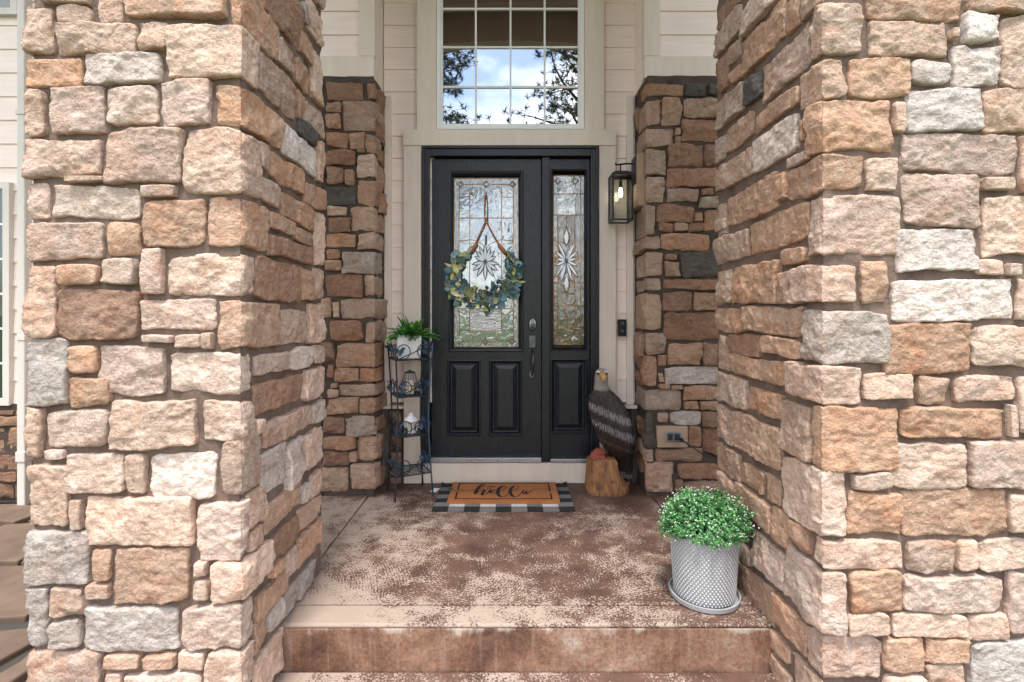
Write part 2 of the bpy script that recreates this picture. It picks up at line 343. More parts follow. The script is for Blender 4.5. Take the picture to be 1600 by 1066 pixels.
def make_stone(path, s0, s1, z0, z1, col, parent, cell, H=.036, rough=1., name='stone', dark=1.):
    rough = 1.7 if dark < 1 else 1.0
    s0 -= .0005; s1 += .0005; z0 -= .0005; z1 += .0005
    sd = rng.randrange(1, 9999); W = s1 - s0; T = z1 - z0
    def axis(n):
        q = min(.3 * n, .009)
        e = np.array([0, .15, .45, 1.]) * q; k = max(2, int((n - 2 * q) / cell))
        return np.concatenate([e, q + (n - 2 * q) * np.arange(1, k) / k, n - e[::-1]])
    u = axis(W); v = axis(T)
    # put a grid line on every corner the stone wraps
    for c in path.c[1:-1]:
        if s0 + .01 < c < s1 - .01: j = 2 + np.argmin(abs(u[2:-2] + s0 - c)); u[j] = c - s0 + 1e-5
    U, V = np.meshgrid(u, v, indexing='ij'); e = np.minimum(np.minimum(U, W - U), np.minimum(V, T - V))
    a = U / W * 2 - 1; b = V / T * 2 - 1
    rc = rng.uniform(.002, .015) * min(1, min(W, T) / .1)
    pull = (np.abs(a * b)) ** (10 if min(W, T) > .1 else 5)
    x = U - np.sign(a) * pull * rc * rng.uniform(.6, 1.2); y = V - np.sign(b) * pull * rc * rng.uniform(.6, 1.2)
    A = min(.007, .06 * min(W, T)) * min(rough, 1.3); fr = 8.
    wob = lambda q, k: A * (fbm(q * fr + sd, q * 0 + k * 7.3 + sd, 4, .6)) + rng.uniform(-.4, .4) * A
    ul, vl = U / W, V / T
    x = x + (1 - ul) * wob(V, 1) + ul * wob(V, 2); y = y + (1 - vl) * wob(U, 3) + vl * wob(U, 4)
    k1 = rng.uniform(-.04, .04); k2 = rng.uniform(-.05, .05); x = x + k1 * (vl - .5) * min(T, .2) ; y = y + k2 * (ul - .5) * min(W, .2)
    # face relief: chiselled planes, ledges, pits
    D = np.zeros_like(U); nf = rng.randint(2, 5); pl = None
    for i in range(nf):
        an = rng.uniform(0, 6.283); sl = rng.uniform(.05, .30); cx = rng.uniform(.2, .8) * W; cy = rng.uniform(.2, .8) * T
        q = sl * ((U - cx) * math.cos(an) + (V - cy) * math.sin(an)); q = q - rng.uniform(0, .006)
        pl = q if pl is None else np.maximum(pl, q)
    pl = np.clip(pl, -.005, .013)
    wx = fbm(U * 11 + sd, V * 11 - sd, 3) * .25
    an = rng.uniform(-.35, .35); ca, sa = math.cos(an), math.sin(an)
    p, q = U * ca + V * sa, -U * sa + V * ca
    rid = 1 - np.abs(fbm(p * 7 + sd + wx, q * 10 + wx * 2 + sd, 3, .55)) * 1.6
    led = np.tanh(6 * fbm(p * 4.5 - sd, q * 10 + sd + wx, 2))
    det = fbm(U * 30 + sd, V * 38 + sd, 4, .72)
    sc_ = min(1., min(W, T) / .12) * rough
    D = (pl * .9 + .0026 * (1 - rid) - .0018 * led - .0030 * det) * sc_
    er = .006 * (1 + .5 * fbm(U * 16 + sd, V * 16, 2)); er = np.clip(er, .004, .02) * min(1, min(W, T) / .09)
    D = D + H * .32 * (1 - np.clip(e / er, 0, 1)) ** 2.1
    chip = np.clip(fbm(U * 13 - sd, V * 13 + 2 * sd, 2) - .35, 0, 1) * np.clip(1 - e / .035, 0, 1)
    D = D + .022 * chip * sc_
    cd = path.corner_dist(s0 + x); D = D + .008 * np.exp(-(cd / .016) ** 2) + .006 * np.exp(-(cd / .05) ** 2) * (1 + fbm(V * 20 + sd, V * 0, 2))
    D = np.where(e > .01, np.clip(D, -.012, .018), np.clip(D, -.012, H * .72)) - rng.uniform(-.006, .007)
    D = np.where(e <= 1e-9, H + .014, D)
    XY = path.map(s0 + x, D); P = np.concatenate([XY, (z0 + y)[..., None]], -1)
    nu, nv = U.shape; idx = np.arange(nu * nv).reshape(nu, nv)
    fs = np.stack([idx[:-1, :-1], idx[1:, :-1], idx[1:, 1:], idx[:-1, 1:]], -1).reshape(-1, 4)
    P = P.reshape(-1, 3); org = (P.min(0) + P.max(0)) / 2; P = P - org
    me = bpy.data.meshes.new(name); nF = len(fs)
    me.vertices.add(len(P)); me.vertices.foreach_set('co', P.ravel()); me.loops.add(nF * 4); me.loops.foreach_set('vertex_index', fs.ravel())
    me.polygons.add(nF); me.polygons.foreach_set('loop_start', np.arange(nF) * 4); me.polygons.foreach_set('loop_total', np.full(nF, 4)); me.polygons.foreach_set('use_smooth', np.ones(nF, bool))
    gi, gj = np.meshgrid(np.arange(nu - 1), np.arange(nv - 1), indexing='ij'); rim = (gi == 0) | (gj == 0) | (gi == nu - 2) | (gj == nv - 2)
    me.polygons.foreach_set('use_smooth', ~rim.ravel())
    me.update(calc_edges=True); me.materials.append(M['stone'])
    o = link(bpy.data.objects.new(name, me), parent, org)
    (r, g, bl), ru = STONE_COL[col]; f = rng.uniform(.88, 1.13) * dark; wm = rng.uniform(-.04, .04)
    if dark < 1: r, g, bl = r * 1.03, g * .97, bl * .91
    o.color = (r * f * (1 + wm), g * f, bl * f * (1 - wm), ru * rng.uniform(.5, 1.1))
    return o
def zoomed(ox, oy, k): return lambda x, y: (ox + x / k, oy + y / k)

def front_s(path, seg, px, Y): return path.c[seg] + (WX(px, Y) - path.p[seg][0])
def side_Y(X, px): return X * F / (px - CX)

def lay(path, fseg, sseg, crop, fronts, corners, sides, parent, cell, far_left=None, H=.036, dark=1.):
    """stones read off the photograph: fronts (x0,y0,x1,y1,colour); corners wrap from the front to pixel xs on the side; sides by their middle column"""
    Yf = path.p[fseg][1]; Xs = path.p[sseg][0]; sd = path.d[sseg][1]
    def s_side(px):
        y = side_Y(Xs, px); return path.c[sseg] + (y - path.p[sseg][1]) * sd
    smax = path.c[-1]
    for (x0, y0, x1, y1, c) in fronts:
        a, t = crop(x0, y0); b, u = crop(x1, y1)
        s0 = front_s(path, fseg, a, Yf); s1 = front_s(path, fseg, b, Yf)
        if far_left and a < far_left: s0 = path.c[fseg] - rng.choice((.11, .2, .26))
        make_stone(path, s0, s1, WZ(u, Yf), WZ(t, Yf), c, parent, cell, H, dark=dark)
    for (x0, y0, x1, y1, c) in corners:
        a, t = crop(x0, y0); b, u = crop(x1, y1)
        if sd > 0: s0 = front_s(path, fseg, a, Yf); s1 = s_side(b)
        else: s0 = s_side(a); s1 = front_s(path, fseg, b, Yf)
        make_stone(path, max(s0, 0), min(s1, smax), WZ(u, Yf), WZ(t, Yf), c, parent, cell, H, dark=dark)
    for (x0, x1, y0, y1, c) in sides:
        a, t = crop(x0, y0); b, u = crop(x1, y1); Y = side_Y(Xs, (a + b) / 2)
        s0, s1 = max(s_side(a), .01), min(s_side(b), smax)
        if s1 - s0 < .02: continue
        make_stone(path, s0, s1, WZ(u, Y), WZ(t, Y), c, parent, cell, H, dark=dark)
def fill(path, s0, s1, z0, z1, parent, cell, cols, H=.036, dark=.62):
    z = z0
    while z < z1 - .03:
        h = min(rng.choice((.09, .13, .17, .21)), z1 - z); s = s0
        if z1 - z - h < .05: h = z1 - z
        while s < s1 - .03:
            l = min(rng.uniform(.12, .38), s1 - s)
            if s1 - s - l < .08: l = s1 - s
            make_stone(path, s + .008, s + l - .008, z + .008, z + h - .008, rng.choice(cols), parent, cell, H, dark=dark); s += l
        z += h
def core(path, z0, z1, parent, inset, back, mat='mortar'):
    """mortar bed behind the stones: a rough upright sheet round the path, closed at the back"""
    S = np.arange(0, path.c[-1] + 1e-6, .03); S = np.unique(np.concatenate([S, path.c])); Zs = np.arange(z0, z1 + .03, .03)
    SS, ZZ = np.meshgrid(S, Zs, indexing='ij'); D = inset + .006 * fbm(SS * 20 + 5, ZZ * 20, 3)
    XY = path.map(SS, D); P = np.concatenate([XY, ZZ[..., None]], -1); nu, nv = SS.shape
    idx = np.arange(nu * nv).reshape(nu, nv)
    fs = np.stack([idx[:-1, :-1], idx[1:, :-1], idx[1:, 1:], idx[:-1, 1:]], -1).reshape(-1, 4).tolist()
    mb = MB(); mb.add(P.reshape(-1, 3).tolist(), fs); mb.box(*back, z0, z1)
    return mb.build('mortar', M[mat], parent, smooth=True)

# ------------------------------------------------------------ ground, porch, patio
def struct(o, label, cat): return tag(o, label, cat, None, 'structure')
struct(MB().box(-400, 400, -500, 300, -.60, -.34).build('ground', M['grass']), 'lawn stretching around the house', 'ground')
struct(MB().box(-1.6, 1.9, -1.6, 2.214, -.33, -.208).build('landing', M['porch'], bevel=.01), 'worn concrete landing below the porch step', 'landing')
porch = struct(part('porch', None, (0, 2.9, -.33)), 'worn brown painted concrete porch slab with one step', 'porch')
def slab(x0, x1, y0, y1, name='slab_panel'):
    MB().box(x0, x1, y0, y1, -.02, 0).build(name, M['porch'], porch, bevel=.009 if name == 'nosing' else .002)
slab(-1.072, 1.092, 2.374, 4.06); slab(-1.9, -1.084, 2.374, 4.06); slab(1.104, 2.6, 2.374, 4.06); 
slab(-1.9, 2.06, 2.219, 2.369, 'nosing')
MB().box(-1.9, 2.06, 2.22, 4.06, -.33, -.0205).build('riser', M['riser'], porch, bevel=.003)
patio = struct(part('patio', None, (-4, 3, -.33)), 'sandstone flagstone patio left of the pillar', 'patio')
MB().box(-7, -1.92, 0, 3.9, -.33, -.085).build('joint_bed', M['joint'], patio)
fl = simple('flagstone', (.13, .088, .062), .85, 0, .3, 4, .5)
frng = random.Random(4)
yy = .4
while yy < 3.7:
    hh = frng.uniform(.38, .6); xx = -6.6
    while xx < -2.0:
        ww = frng.uniform(.45, .85); g = .025; j = lambda: frng.uniform(-.035, .035)
        x1 = min(xx + ww, -1.94); y1 = min(yy + hh, 3.74)
        o_ = [(xx + g + j(), yy + g + j()), ((xx + x1) / 2, yy + g + j()), (x1 - g + j(), yy + g + j()), (x1 - g + j(), (yy + y1) / 2), (x1 - g + j(), y1 - g + j()), ((xx + x1) / 2 + j(), y1 - g + j()), (xx + g + j(), y1 - g + j()), (xx + g + j(), (yy + y1) / 2)]
        zt = -.05 + frng.uniform(-.006, .006); n = 8
        MB().add([(a, b, -.1) for a, b in o_] + [(a, b, zt) for a, b in o_], [tuple(range(7, -1, -1)), tuple(range(8, 16))] + [(i, (i + 1) % n, (i + 1) % n + n, i + n) for i in range(n)]).build('flagstone', fl, patio, bevel=.008)
        xx += ww
    yy += hh

# ------------------------------------------------------------ stone pillars
A1, A2, A3 = zoomed(0, 0, 2.96), zoomed(0, 350, 2.96), zoomed(0, 700, 2.913)
B1, B2, B3 = zoomed(1080, 0, 2.9615), zoomed(1080, 350, 2.9615), zoomed(1080, 700, 2.9135)
pl = thing('stone_pillar', 'rough tan stone pillar left of the porch step, nearest the downspout', 'pillar', (-1.42, 2.27, -.33))
PL = Path([(-1.84, 2.69), (-1.84, 1.85), (-.996, 1.85), (-.996, 2.69)])
core(PL, -.33, 4.2, pl, .030, (-1.80, -1.04, 1.9, 2.65))
NC = .0065
lay(PL, 1, 2, A1, [(165, -45, 400, 8, 't'), (125, 20, 228, 240, 't'), (250, 15, 400, 100, 't'), (435, -60, 555, 90, 'p'), (565, -60, 1035, 75, 't'), (245, 97, 610, 245, 't'), (628, 95, 760, 220, 't'),
    (120, 262, 370, 392, 'o'), (375, 233, 722, 383, 'w'), (88, 402, 192, 630, 't'), (222, 392, 465, 617, 'p'), (475, 390, 715, 570, 'c'), (730, 355, 960, 572, 'p'), (97, 640, 455, 812, 'p'), (468, 595, 835, 835, 'p'),
    (300, 812, 470, 838, 't'), (88, 832, 210, 1008, 'p'), (218, 848, 630, 1003, 'c'), (645, 852, 805, 910, 'p'), (655, 912, 938, 1141, 'o'), (82, 1025, 460, 1195, 'p'), (485, 1025, 637, 1182, 'o')],
    [(1050, -140, 1310, 100, 'o'), (768, 105, 1215, 345, 'c'), (985, 378, 1325, 565, 'o'), (840, 590, 1215, 885, 'c'), (945, 905, 1265, 1141, 'o')],
    [(1240, 1415, -80, 150, 'b'), (1418, 1450, 20, 110, 'g'), (1435, 1535, 60, 200, 'c'), (1480, 1530, -70, 50, 't'), (1400, 1460, 170, 275, 'o'), (1310, 1372, 205, 325, 't'), (1382, 1448, 300, 420, 'o'), (1455, 1520, 250, 480, 'c'),
     (1222, 1378, 305, 490, 't'), (1385, 1425, 425, 560, 'o'), (1428, 1522, 505, 615, 't'), (1395, 1480, 575, 655, 'd'), (1325, 1478, 630, 770, 'w'), (1484, 1525, 660, 850, 'p'), (1218, 1262, 660, 785, 't'), (1268, 1420, 745, 865, 'o'),
     (1422, 1508, 858, 960, 'o'), (1215, 1312, 842, 945, 'p'), (1318, 1468, 925, 1030, 'o'), (1472, 1525, 985, 1232, 'c')], pl, NC, 45)
lay(PL, 1, 2, A2, [(115, 195, 237, 522, 'p'), (258, 185, 445, 280, 'o'), (452, 162, 620, 278, 'c'), (650, 112, 742, 322, 'p'), (240, 308, 632, 540, 'b'), (640, 345, 985, 487, 'p'), (655, 515, 785, 550, 'p'), (798, 512, 920, 578, 'c'), (925, 502, 975, 578, 't'),
    (108, 540, 302, 843, 'g'), (312, 560, 435, 690, 'o'), (440, 570, 745, 790, 'p'), (312, 705, 483, 848, 'o'), (98, 852, 172, 1080, 't'), (203, 868, 483, 1035, 'c'), (503, 815, 895, 1045, 'c')],
    [(755, 135, 1195, 333, 'c'), (1000, 358, 1308, 578, 'o'), (772, 600, 1185, 785, 'c'), (930, 820, 1185, 1012, 'c')],
    [(1270, 1375, -35, 38, 'o'), (1378, 1455, 28, 92, 'o'), (1385, 1462, -48, 18, 'o'), (1258, 1460, 80, 165, 'b'), (1205, 1408, 170, 355, 'b'), (1413, 1465, 208, 350, 'o'), (1468, 1508, 205, 340, 't'), (1320, 1434, 398, 555, 't'), (1439, 1515, 368, 545, 'c'),
     (1198, 1350, 600, 690, 'c'), (1355, 1460, 572, 665, 'w'), (1464, 1515, 555, 645, 'c'), (1200, 1415, 722, 855, 'b'), (1422, 1510, 670, 805, 'c'), (1190, 1228, 905, 970, 'c'), (1240, 1450, 878, 985, 'p'), (1455, 1510, 825, 915, 'g'), (1425, 1515, 952, 1112, 'c')], pl, NC, 45)
lay(PL, 1, 2, A3, [(190, 12, 275, 58, 'p'), (92, 85, 297, 373, 'c'), (282, 27, 553, 215, 'c'), (562, 30, 650, 218, 't'), (668, 25, 972, 233, 'w'), (305, 238, 358, 380, 't'), (375, 230, 875, 450, 'c'), (65, 390, 385, 628, 'g'), (408, 468, 490, 613, 'o'),
    (510, 470, 850, 712, 'o'), (875, 530, 930, 592, 'c'), (878, 612, 943, 703, 't'), (70, 640, 197, 915, 'g'), (218, 648, 365, 773, 't'), (382, 628, 487, 700, 'p'), (370, 728, 795, 935, 'g'), (222, 790, 360, 922, 'g'),
    (85, 945, 440, 1110, 'p'), (468, 948, 625, 1012, 't'), (650, 950, 785, 1015, 'o'), (800, 937, 918, 1018, 'c'), (470, 1030, 545, 1130, 'p'), (548, 1035, 900, 1140, 'c')],
    [(1003, -35, 1198, 222, 't'), (885, 250, 1145, 522, 'c'), (962, 530, 1248, 710, 'c'), (822, 730, 1170, 928, 'c'), (932, 940, 1170, 1130, 'c')],
    [(1207, 1316, -5, 200, 'w'), (1320, 1392, -40, 165, 'w'), (1150, 1230, 190, 345, 't'), (1228, 1388, 200, 330, 'o'), (1393, 1424, 165, 250, 'w'), (1428, 1470, 110, 215, 'p'), (1152, 1212, 370, 455, 't'), (1254, 1371, 355, 480, 'b'), (1376, 1472, 245, 342, 'o'),
     (1376, 1475, 358, 490, 'o'), (1188, 1318, 620, 725, 'o'), (1297, 1372, 475, 585, 't'), (1252, 1290, 520, 575, 'o'), (1305, 1445, 590, 700, 'g'), (1238, 1298, 710, 810, 'g'), (1175, 1230, 790, 925, 'o'), (1180, 1305, 890, 1080, 'c')], pl, NC, 45)

pr = thing('stone_pillar', 'rough tan stone pillar right of the porch step, beside the flower pot', 'pillar', (1.61, 2.34, -.33))
PR = Path([(1.17, 2.83), (1.17, 1.85), (2.10, 1.85), (2.10, 2.83)])
core(PR, -.33, 4.2, pr, .030, (1.21, 2.06, 1.9, 2.79))
lay(PR, 1, 0, B1, [(830, -60, 1278, 80, 'o'), (832, 80, 1205, 250, 't'), (1215, 125, 1245, 170, 'c'), (1278, 52, 1438, 182, 'w'), (1300, -60, 1600, 48, 't'), (1450, 62, 1600, 395, 'c'), (1225, 205, 1445, 390, 'w'), (748, 260, 1027, 440, 'o'), (1030, 275, 1215, 385, 'w'),
    (1020, 392, 1362, 598, 'w'), (1368, 405, 1600, 605, 't'), (950, 470, 998, 605, 'c'), (988, 612, 1530, 790, 'p'), (825, 718, 958, 880, 'c'), (992, 802, 1350, 1045, 'p'), (1360, 815, 1500, 878, 'c'), (1540, 620, 1640, 880, 't')],
    [(535, 5, 803, 238, 't'), (483, 262, 720, 450, 't'), (515, 455, 945, 690, 'o'), (430, 708, 805, 870, 'o'), (525, 895, 985, 1185, 'p')],
    [(105, 205, -20, 85, 'b'), (100, 212, 78, 205, 't'), (218, 400, -70, 80, 'c'), (428, 478, 0, 140, 'o'), (485, 600, -80, 45, 't'), (165, 216, 190, 280, 't'), (219, 410, 100, 270, 'o'), (310, 522, 210, 395, 'p'), (112, 160, 265, 420, 'b'), (170, 220, 315, 375, 'o'),
     (95, 224, 432, 565, 't'), (229, 310, 350, 472, 'd'), (285, 445, 470, 560, 'o'), (455, 482, 400, 490, 'o'), (146, 268, 555, 672, 't'), (272, 472, 580, 755, 'w'), (100, 144, 630, 745, 't'), (98, 260, 730, 850, 'p'), (432, 525, 713, 762, 't'), (498, 514, 560, 655, 'o'),
     (150, 380, 850, 1008, 'o'), (390, 428, 800, 930, 'o'), (110, 148, 945, 1090, 't'), (256, 518, 978, 1146, 'o')], pr, NC)
lay(PR, 1, 0, B2, [(970, 17, 1345, 222, 'w'), (1367, -135, 1600, 150, 'c'), (795, 165, 920, 360, 'o'), (945, 252, 1515, 448, 'w'), (1335, 165, 1460, 238, 'c'), (1478, 178, 1540, 238, 'c'), (1530, 255, 1640, 445, 'c'), (910, 460, 1292, 695, 'o'), (1310, 478, 1600, 668, 'c'),
    (820, 690, 1030, 815, 'c'), (1065, 708, 1195, 830, 'o'), (1228, 705, 1512, 825, 'p'), (988, 855, 1478, 997, 'o'), (1487, 840, 1516, 990, 'c'), (1524, 700, 1640, 970, 'c')],
    [(445, 180, 775, 370, 'p'), (508, 400, 925, 645, 'g'), (435, 655, 798, 832, 'p'), (545, 850, 970, 1143, 'o')],
    [(100, 245, 43, 172, 't'), (108, 150, -22, 32, 't'), (395, 512, 112, 193, 'o'), (180, 386, 178, 372, 'o'), (105, 174, 212, 372, 't'), (392, 440, 220, 370, 't'), (98, 230, 392, 500, 'o'), (235, 506, 388, 508, 'o'), (112, 155, 515, 672, 't'), (160, 303, 510, 604, 'b'), (307, 500, 525, 612, 'o'),
     (165, 428, 620, 722, 'o'), (100, 240, 695, 835, 't'), (250, 398, 765, 885, 'o'), (108, 180, 850, 1010, 'p'), (185, 400, 905, 1095, 'o'), (404, 540, 830, 1072, 't')], pr, NC)
lay(PR, 1, 0, B3, [(930, -20, 1272, 188, 'c'), (1285, -25, 1600, 192, 'p'), (750, 118, 922, 195, 't'), (730, 208, 972, 410, 'o'), (980, 200, 1462, 415, 'o'), (1470, 220, 1600, 400, 'c'), (1000, 440, 1212, 577, 't'), (1225, 430, 1320, 560, 'c'), (1330, 425, 1600, 570, 'c'),
    (735, 568, 970, 760, 'o'), (985, 595, 1445, 763, 'c'), (1455, 580, 1600, 850, 'p'), (720, 765, 912, 865, 't'), (930, 765, 1275, 877, 'c'), (1285, 770, 1465, 885, 'c'), (895, 875, 1075, 1035, 'o'), (1090, 885, 1285, 990, 'o'), (1295, 895, 1600, 1130, 'g'), (900, 1048, 1078, 1150, 'c'), (1092, 1002, 1260, 1140, 't')],
    [(400, 118, 718, 415, 'c'), (543, 430, 975, 558, 'c'), (412, 570, 712, 857, 'c'), (510, 870, 883, 1065, 'p')],
    [(92, 207, -5, 125, 'o'), (213, 313, 82, 190, 'o'), (317, 388, 128, 245, 'o'), (107, 180, 130, 228, 't'), (186, 348, 205, 330, 'o'), (352, 424, 288, 430, 'o'), (442, 520, 352, 460, 'o'), (264, 408, 430, 590, 'c'), (206, 258, 450, 525, 't'), (202, 358, 580, 735, 'o'),
     (364, 508, 735, 885, 'o'), (332, 428, 862, 945, 'o'), (440, 590, 1000, 1130, 't'), (345, 435, 980, 1070, 't')], pr, NC)

# ------------------------------------------------------------ house
WY = 4.08
house = thing('house', 'beige lap sided house front with stone base, black door and tall window', 'house', (0, 4.2, -.33))
MB().box(-1.12, 1.12, 4.17, 4.4, -.33, 6.2).build('wall', M['plaster'], house)
MB().box(-7, -1.12, 3.87, 4.4, -.33, 6.2).build('wall', M['plaster'], house)
MB().box(1.12, 6, 3.87, 4.4, -.33, 6.2).build('wall', M['plaster'], house)
wl = part('stone_wall', house, (-1.5, 3.8, -.05)); wr = part('stone_wall', house, (1.5, 3.8, -.05))
FC = .012
QL = Path([(-1.98, 3.75), (-1.007, 3.75), (-1.007, 4.06)]); QR = Path([(1.028, 4.06), (1.028, 3.74), (2.1, 3.74)])
core(QL, -.05, 3.205, wl, .032, (-1.98, -1.06, 3.80, 3.865), 'mortar_dark'); core(QR, -.05, 3.205, wr, .032, (1.08, 2.1, 3.80, 3.865), 'mortar_dark')
C1, C2 = zoomed(490, 110, 3.135), zoomed(490, 440, 3.0457)
E1, E2 = zoomed(970, 110, 3.1375), zoomed(970, 440, 3.0457)
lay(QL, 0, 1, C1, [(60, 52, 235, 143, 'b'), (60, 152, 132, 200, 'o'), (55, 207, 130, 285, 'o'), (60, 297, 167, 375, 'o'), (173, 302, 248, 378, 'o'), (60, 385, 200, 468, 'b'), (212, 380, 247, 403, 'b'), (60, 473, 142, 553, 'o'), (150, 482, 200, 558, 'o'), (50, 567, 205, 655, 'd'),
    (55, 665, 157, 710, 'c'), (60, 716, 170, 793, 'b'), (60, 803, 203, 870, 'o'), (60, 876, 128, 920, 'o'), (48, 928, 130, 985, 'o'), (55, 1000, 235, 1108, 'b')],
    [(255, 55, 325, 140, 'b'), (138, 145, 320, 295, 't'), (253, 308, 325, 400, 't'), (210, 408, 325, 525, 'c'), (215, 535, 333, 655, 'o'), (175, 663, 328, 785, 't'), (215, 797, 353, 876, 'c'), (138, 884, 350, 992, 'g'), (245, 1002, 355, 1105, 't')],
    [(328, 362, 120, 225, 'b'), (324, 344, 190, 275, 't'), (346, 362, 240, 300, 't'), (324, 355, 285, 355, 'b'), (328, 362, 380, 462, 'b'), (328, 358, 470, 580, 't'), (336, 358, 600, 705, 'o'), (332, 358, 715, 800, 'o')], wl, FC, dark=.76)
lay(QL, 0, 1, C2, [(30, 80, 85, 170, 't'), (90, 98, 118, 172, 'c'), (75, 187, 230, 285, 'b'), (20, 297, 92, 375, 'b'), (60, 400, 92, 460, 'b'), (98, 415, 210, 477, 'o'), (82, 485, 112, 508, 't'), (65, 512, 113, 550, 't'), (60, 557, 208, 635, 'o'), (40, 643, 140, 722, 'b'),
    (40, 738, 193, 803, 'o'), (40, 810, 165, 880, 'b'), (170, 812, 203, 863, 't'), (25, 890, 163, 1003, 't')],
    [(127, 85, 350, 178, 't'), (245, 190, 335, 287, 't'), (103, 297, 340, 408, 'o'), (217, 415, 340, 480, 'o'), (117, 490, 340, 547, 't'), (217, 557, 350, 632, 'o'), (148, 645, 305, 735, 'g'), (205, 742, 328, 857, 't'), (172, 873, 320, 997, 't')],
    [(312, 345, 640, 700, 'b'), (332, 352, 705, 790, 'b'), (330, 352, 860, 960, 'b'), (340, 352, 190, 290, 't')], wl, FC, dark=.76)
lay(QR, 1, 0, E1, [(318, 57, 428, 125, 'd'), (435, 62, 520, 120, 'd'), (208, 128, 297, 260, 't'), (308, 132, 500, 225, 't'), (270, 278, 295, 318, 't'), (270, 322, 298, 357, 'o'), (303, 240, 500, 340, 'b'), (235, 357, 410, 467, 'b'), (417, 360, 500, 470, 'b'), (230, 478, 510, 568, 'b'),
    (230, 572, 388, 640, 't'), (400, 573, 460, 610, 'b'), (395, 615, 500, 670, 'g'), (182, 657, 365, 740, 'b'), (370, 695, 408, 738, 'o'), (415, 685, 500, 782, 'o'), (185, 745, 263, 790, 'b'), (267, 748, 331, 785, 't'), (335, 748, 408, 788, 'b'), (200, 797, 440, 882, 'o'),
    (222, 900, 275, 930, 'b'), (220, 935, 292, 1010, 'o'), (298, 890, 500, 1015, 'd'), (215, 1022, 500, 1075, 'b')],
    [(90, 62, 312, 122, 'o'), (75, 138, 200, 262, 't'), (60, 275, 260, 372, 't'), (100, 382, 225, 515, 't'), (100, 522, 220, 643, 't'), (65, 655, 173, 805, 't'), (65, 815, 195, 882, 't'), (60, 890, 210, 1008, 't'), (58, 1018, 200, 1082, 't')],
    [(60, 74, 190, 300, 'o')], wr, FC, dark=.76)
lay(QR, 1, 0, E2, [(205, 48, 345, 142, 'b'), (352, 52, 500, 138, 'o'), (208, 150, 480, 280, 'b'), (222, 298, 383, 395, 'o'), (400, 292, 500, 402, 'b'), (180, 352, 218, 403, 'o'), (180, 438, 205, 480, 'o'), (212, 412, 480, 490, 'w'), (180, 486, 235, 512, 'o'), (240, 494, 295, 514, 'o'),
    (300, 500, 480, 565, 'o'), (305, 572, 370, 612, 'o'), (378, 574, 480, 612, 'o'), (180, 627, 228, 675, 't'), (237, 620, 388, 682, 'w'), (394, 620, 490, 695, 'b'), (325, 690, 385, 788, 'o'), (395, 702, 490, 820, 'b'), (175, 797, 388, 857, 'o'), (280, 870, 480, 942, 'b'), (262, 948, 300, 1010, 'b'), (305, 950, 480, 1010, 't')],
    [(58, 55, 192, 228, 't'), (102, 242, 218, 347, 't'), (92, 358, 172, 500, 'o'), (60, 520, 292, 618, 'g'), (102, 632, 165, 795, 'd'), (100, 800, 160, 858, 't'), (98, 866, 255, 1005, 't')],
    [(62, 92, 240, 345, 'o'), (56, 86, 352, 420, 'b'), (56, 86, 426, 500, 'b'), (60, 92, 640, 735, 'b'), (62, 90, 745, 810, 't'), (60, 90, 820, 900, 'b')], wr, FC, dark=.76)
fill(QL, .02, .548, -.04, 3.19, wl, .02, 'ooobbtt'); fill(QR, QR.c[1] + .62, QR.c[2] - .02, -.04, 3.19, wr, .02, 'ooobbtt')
# low stone base of the left wing and of the alcove's back wall
def low(x0, x1, Y, z1, cell=.02):
    p = part('stone_base', house, ((x0 + x1) / 2, Y, -.05)); q = Path([(x0, Y), (x1, Y)])
    core(q, -.05, z1 + .02, p, .022, (x0, x1, Y + .03, Y + .06), 'mortar_dark'); fill(q, .01, x1 - x0 - .01, -.04, z1, p, cell, 'ooobbt', .026)
low(-6.2, -2.0, 3.80, .66); low(-1.0, -.87, 4.07, .60, .012); low(.885, 1.02, 4.07, .60, .012)
MB().box(-1.03, -.866, 4.02, 4.16, .622, .645).build('ledge', M['trim'], house, bevel=.003); MB().box(.885, 1.05, 4.02, 4.16, .622, .645).build('ledge', M['trim'], house, bevel=.003)
# lap siding, board by board
PITCH = .1845
def siding(x0, x1, Y, z0, z1, ph=0.):
    z = z0
    first = True
    while z < z1 - .01:
        t = min(z + PITCH - (ph if first else 0), z1); first = False
        MB().add([(x, y, zz) for x in (x0, x1) for y, zz in ((Y - .016, z + .002), (Y - .006, t + .004), (Y + .01, t + .004), (Y + .01, z + .002))],
                 [(0, 1, 2, 3), (4, 7, 6, 5), (0, 4, 5, 1), (1, 5, 6, 2), (2, 6, 7, 3), (3, 7, 4, 0)]).build('siding_board', M['siding'], house, bevel=.0015)
        z = t
def board(x0, x1, y0, y1, z0, z1, m='trim', name='trim_board'):
    return MB().box(x0, x1, y0, y1, z0, z1).build(name, M[m], house, bevel=.003)
zs = WZ(386, WY) - 7 * PITCH
siding(-1.04, -.62, WY + .03, zs, 5.2); siding(.74, 1.05, WY + .03, zs, 5.2)
z_up = WZ(92, 3.83)
for (a, b, sx) in ((-2.4, -1.035, -1), (1.04, 2.6, 1)):      # upper wall over the stone, each side
    U = 3.80
    siding(*((a, -1.14) if sx < 0 else (1.155, b)), U + .05, z_up + .005, 5.4)
    board(a if sx < 0 else 1.043, -1.038 if sx < 0 else b, U - .012, U + .06, 3.215, z_up)
    if sx < 0: board(-1.15, -1.033, U - .010, U + .06, z_up + .002, 5.4)
    else: board(1.04, 1.165, U - .010, U + .06, z_up + .002, 5.4)
    # returns into the alcove
    xw = -1.045 if sx < 0 else 1.05
    MB().box(min(xw, xw + sx * .06), max(xw, xw + sx * .06), U + .062, 4.16, 3.215, 5.4).build('return_board', M['siding' if sx > 0 else 'trim'], house, bevel=.003)
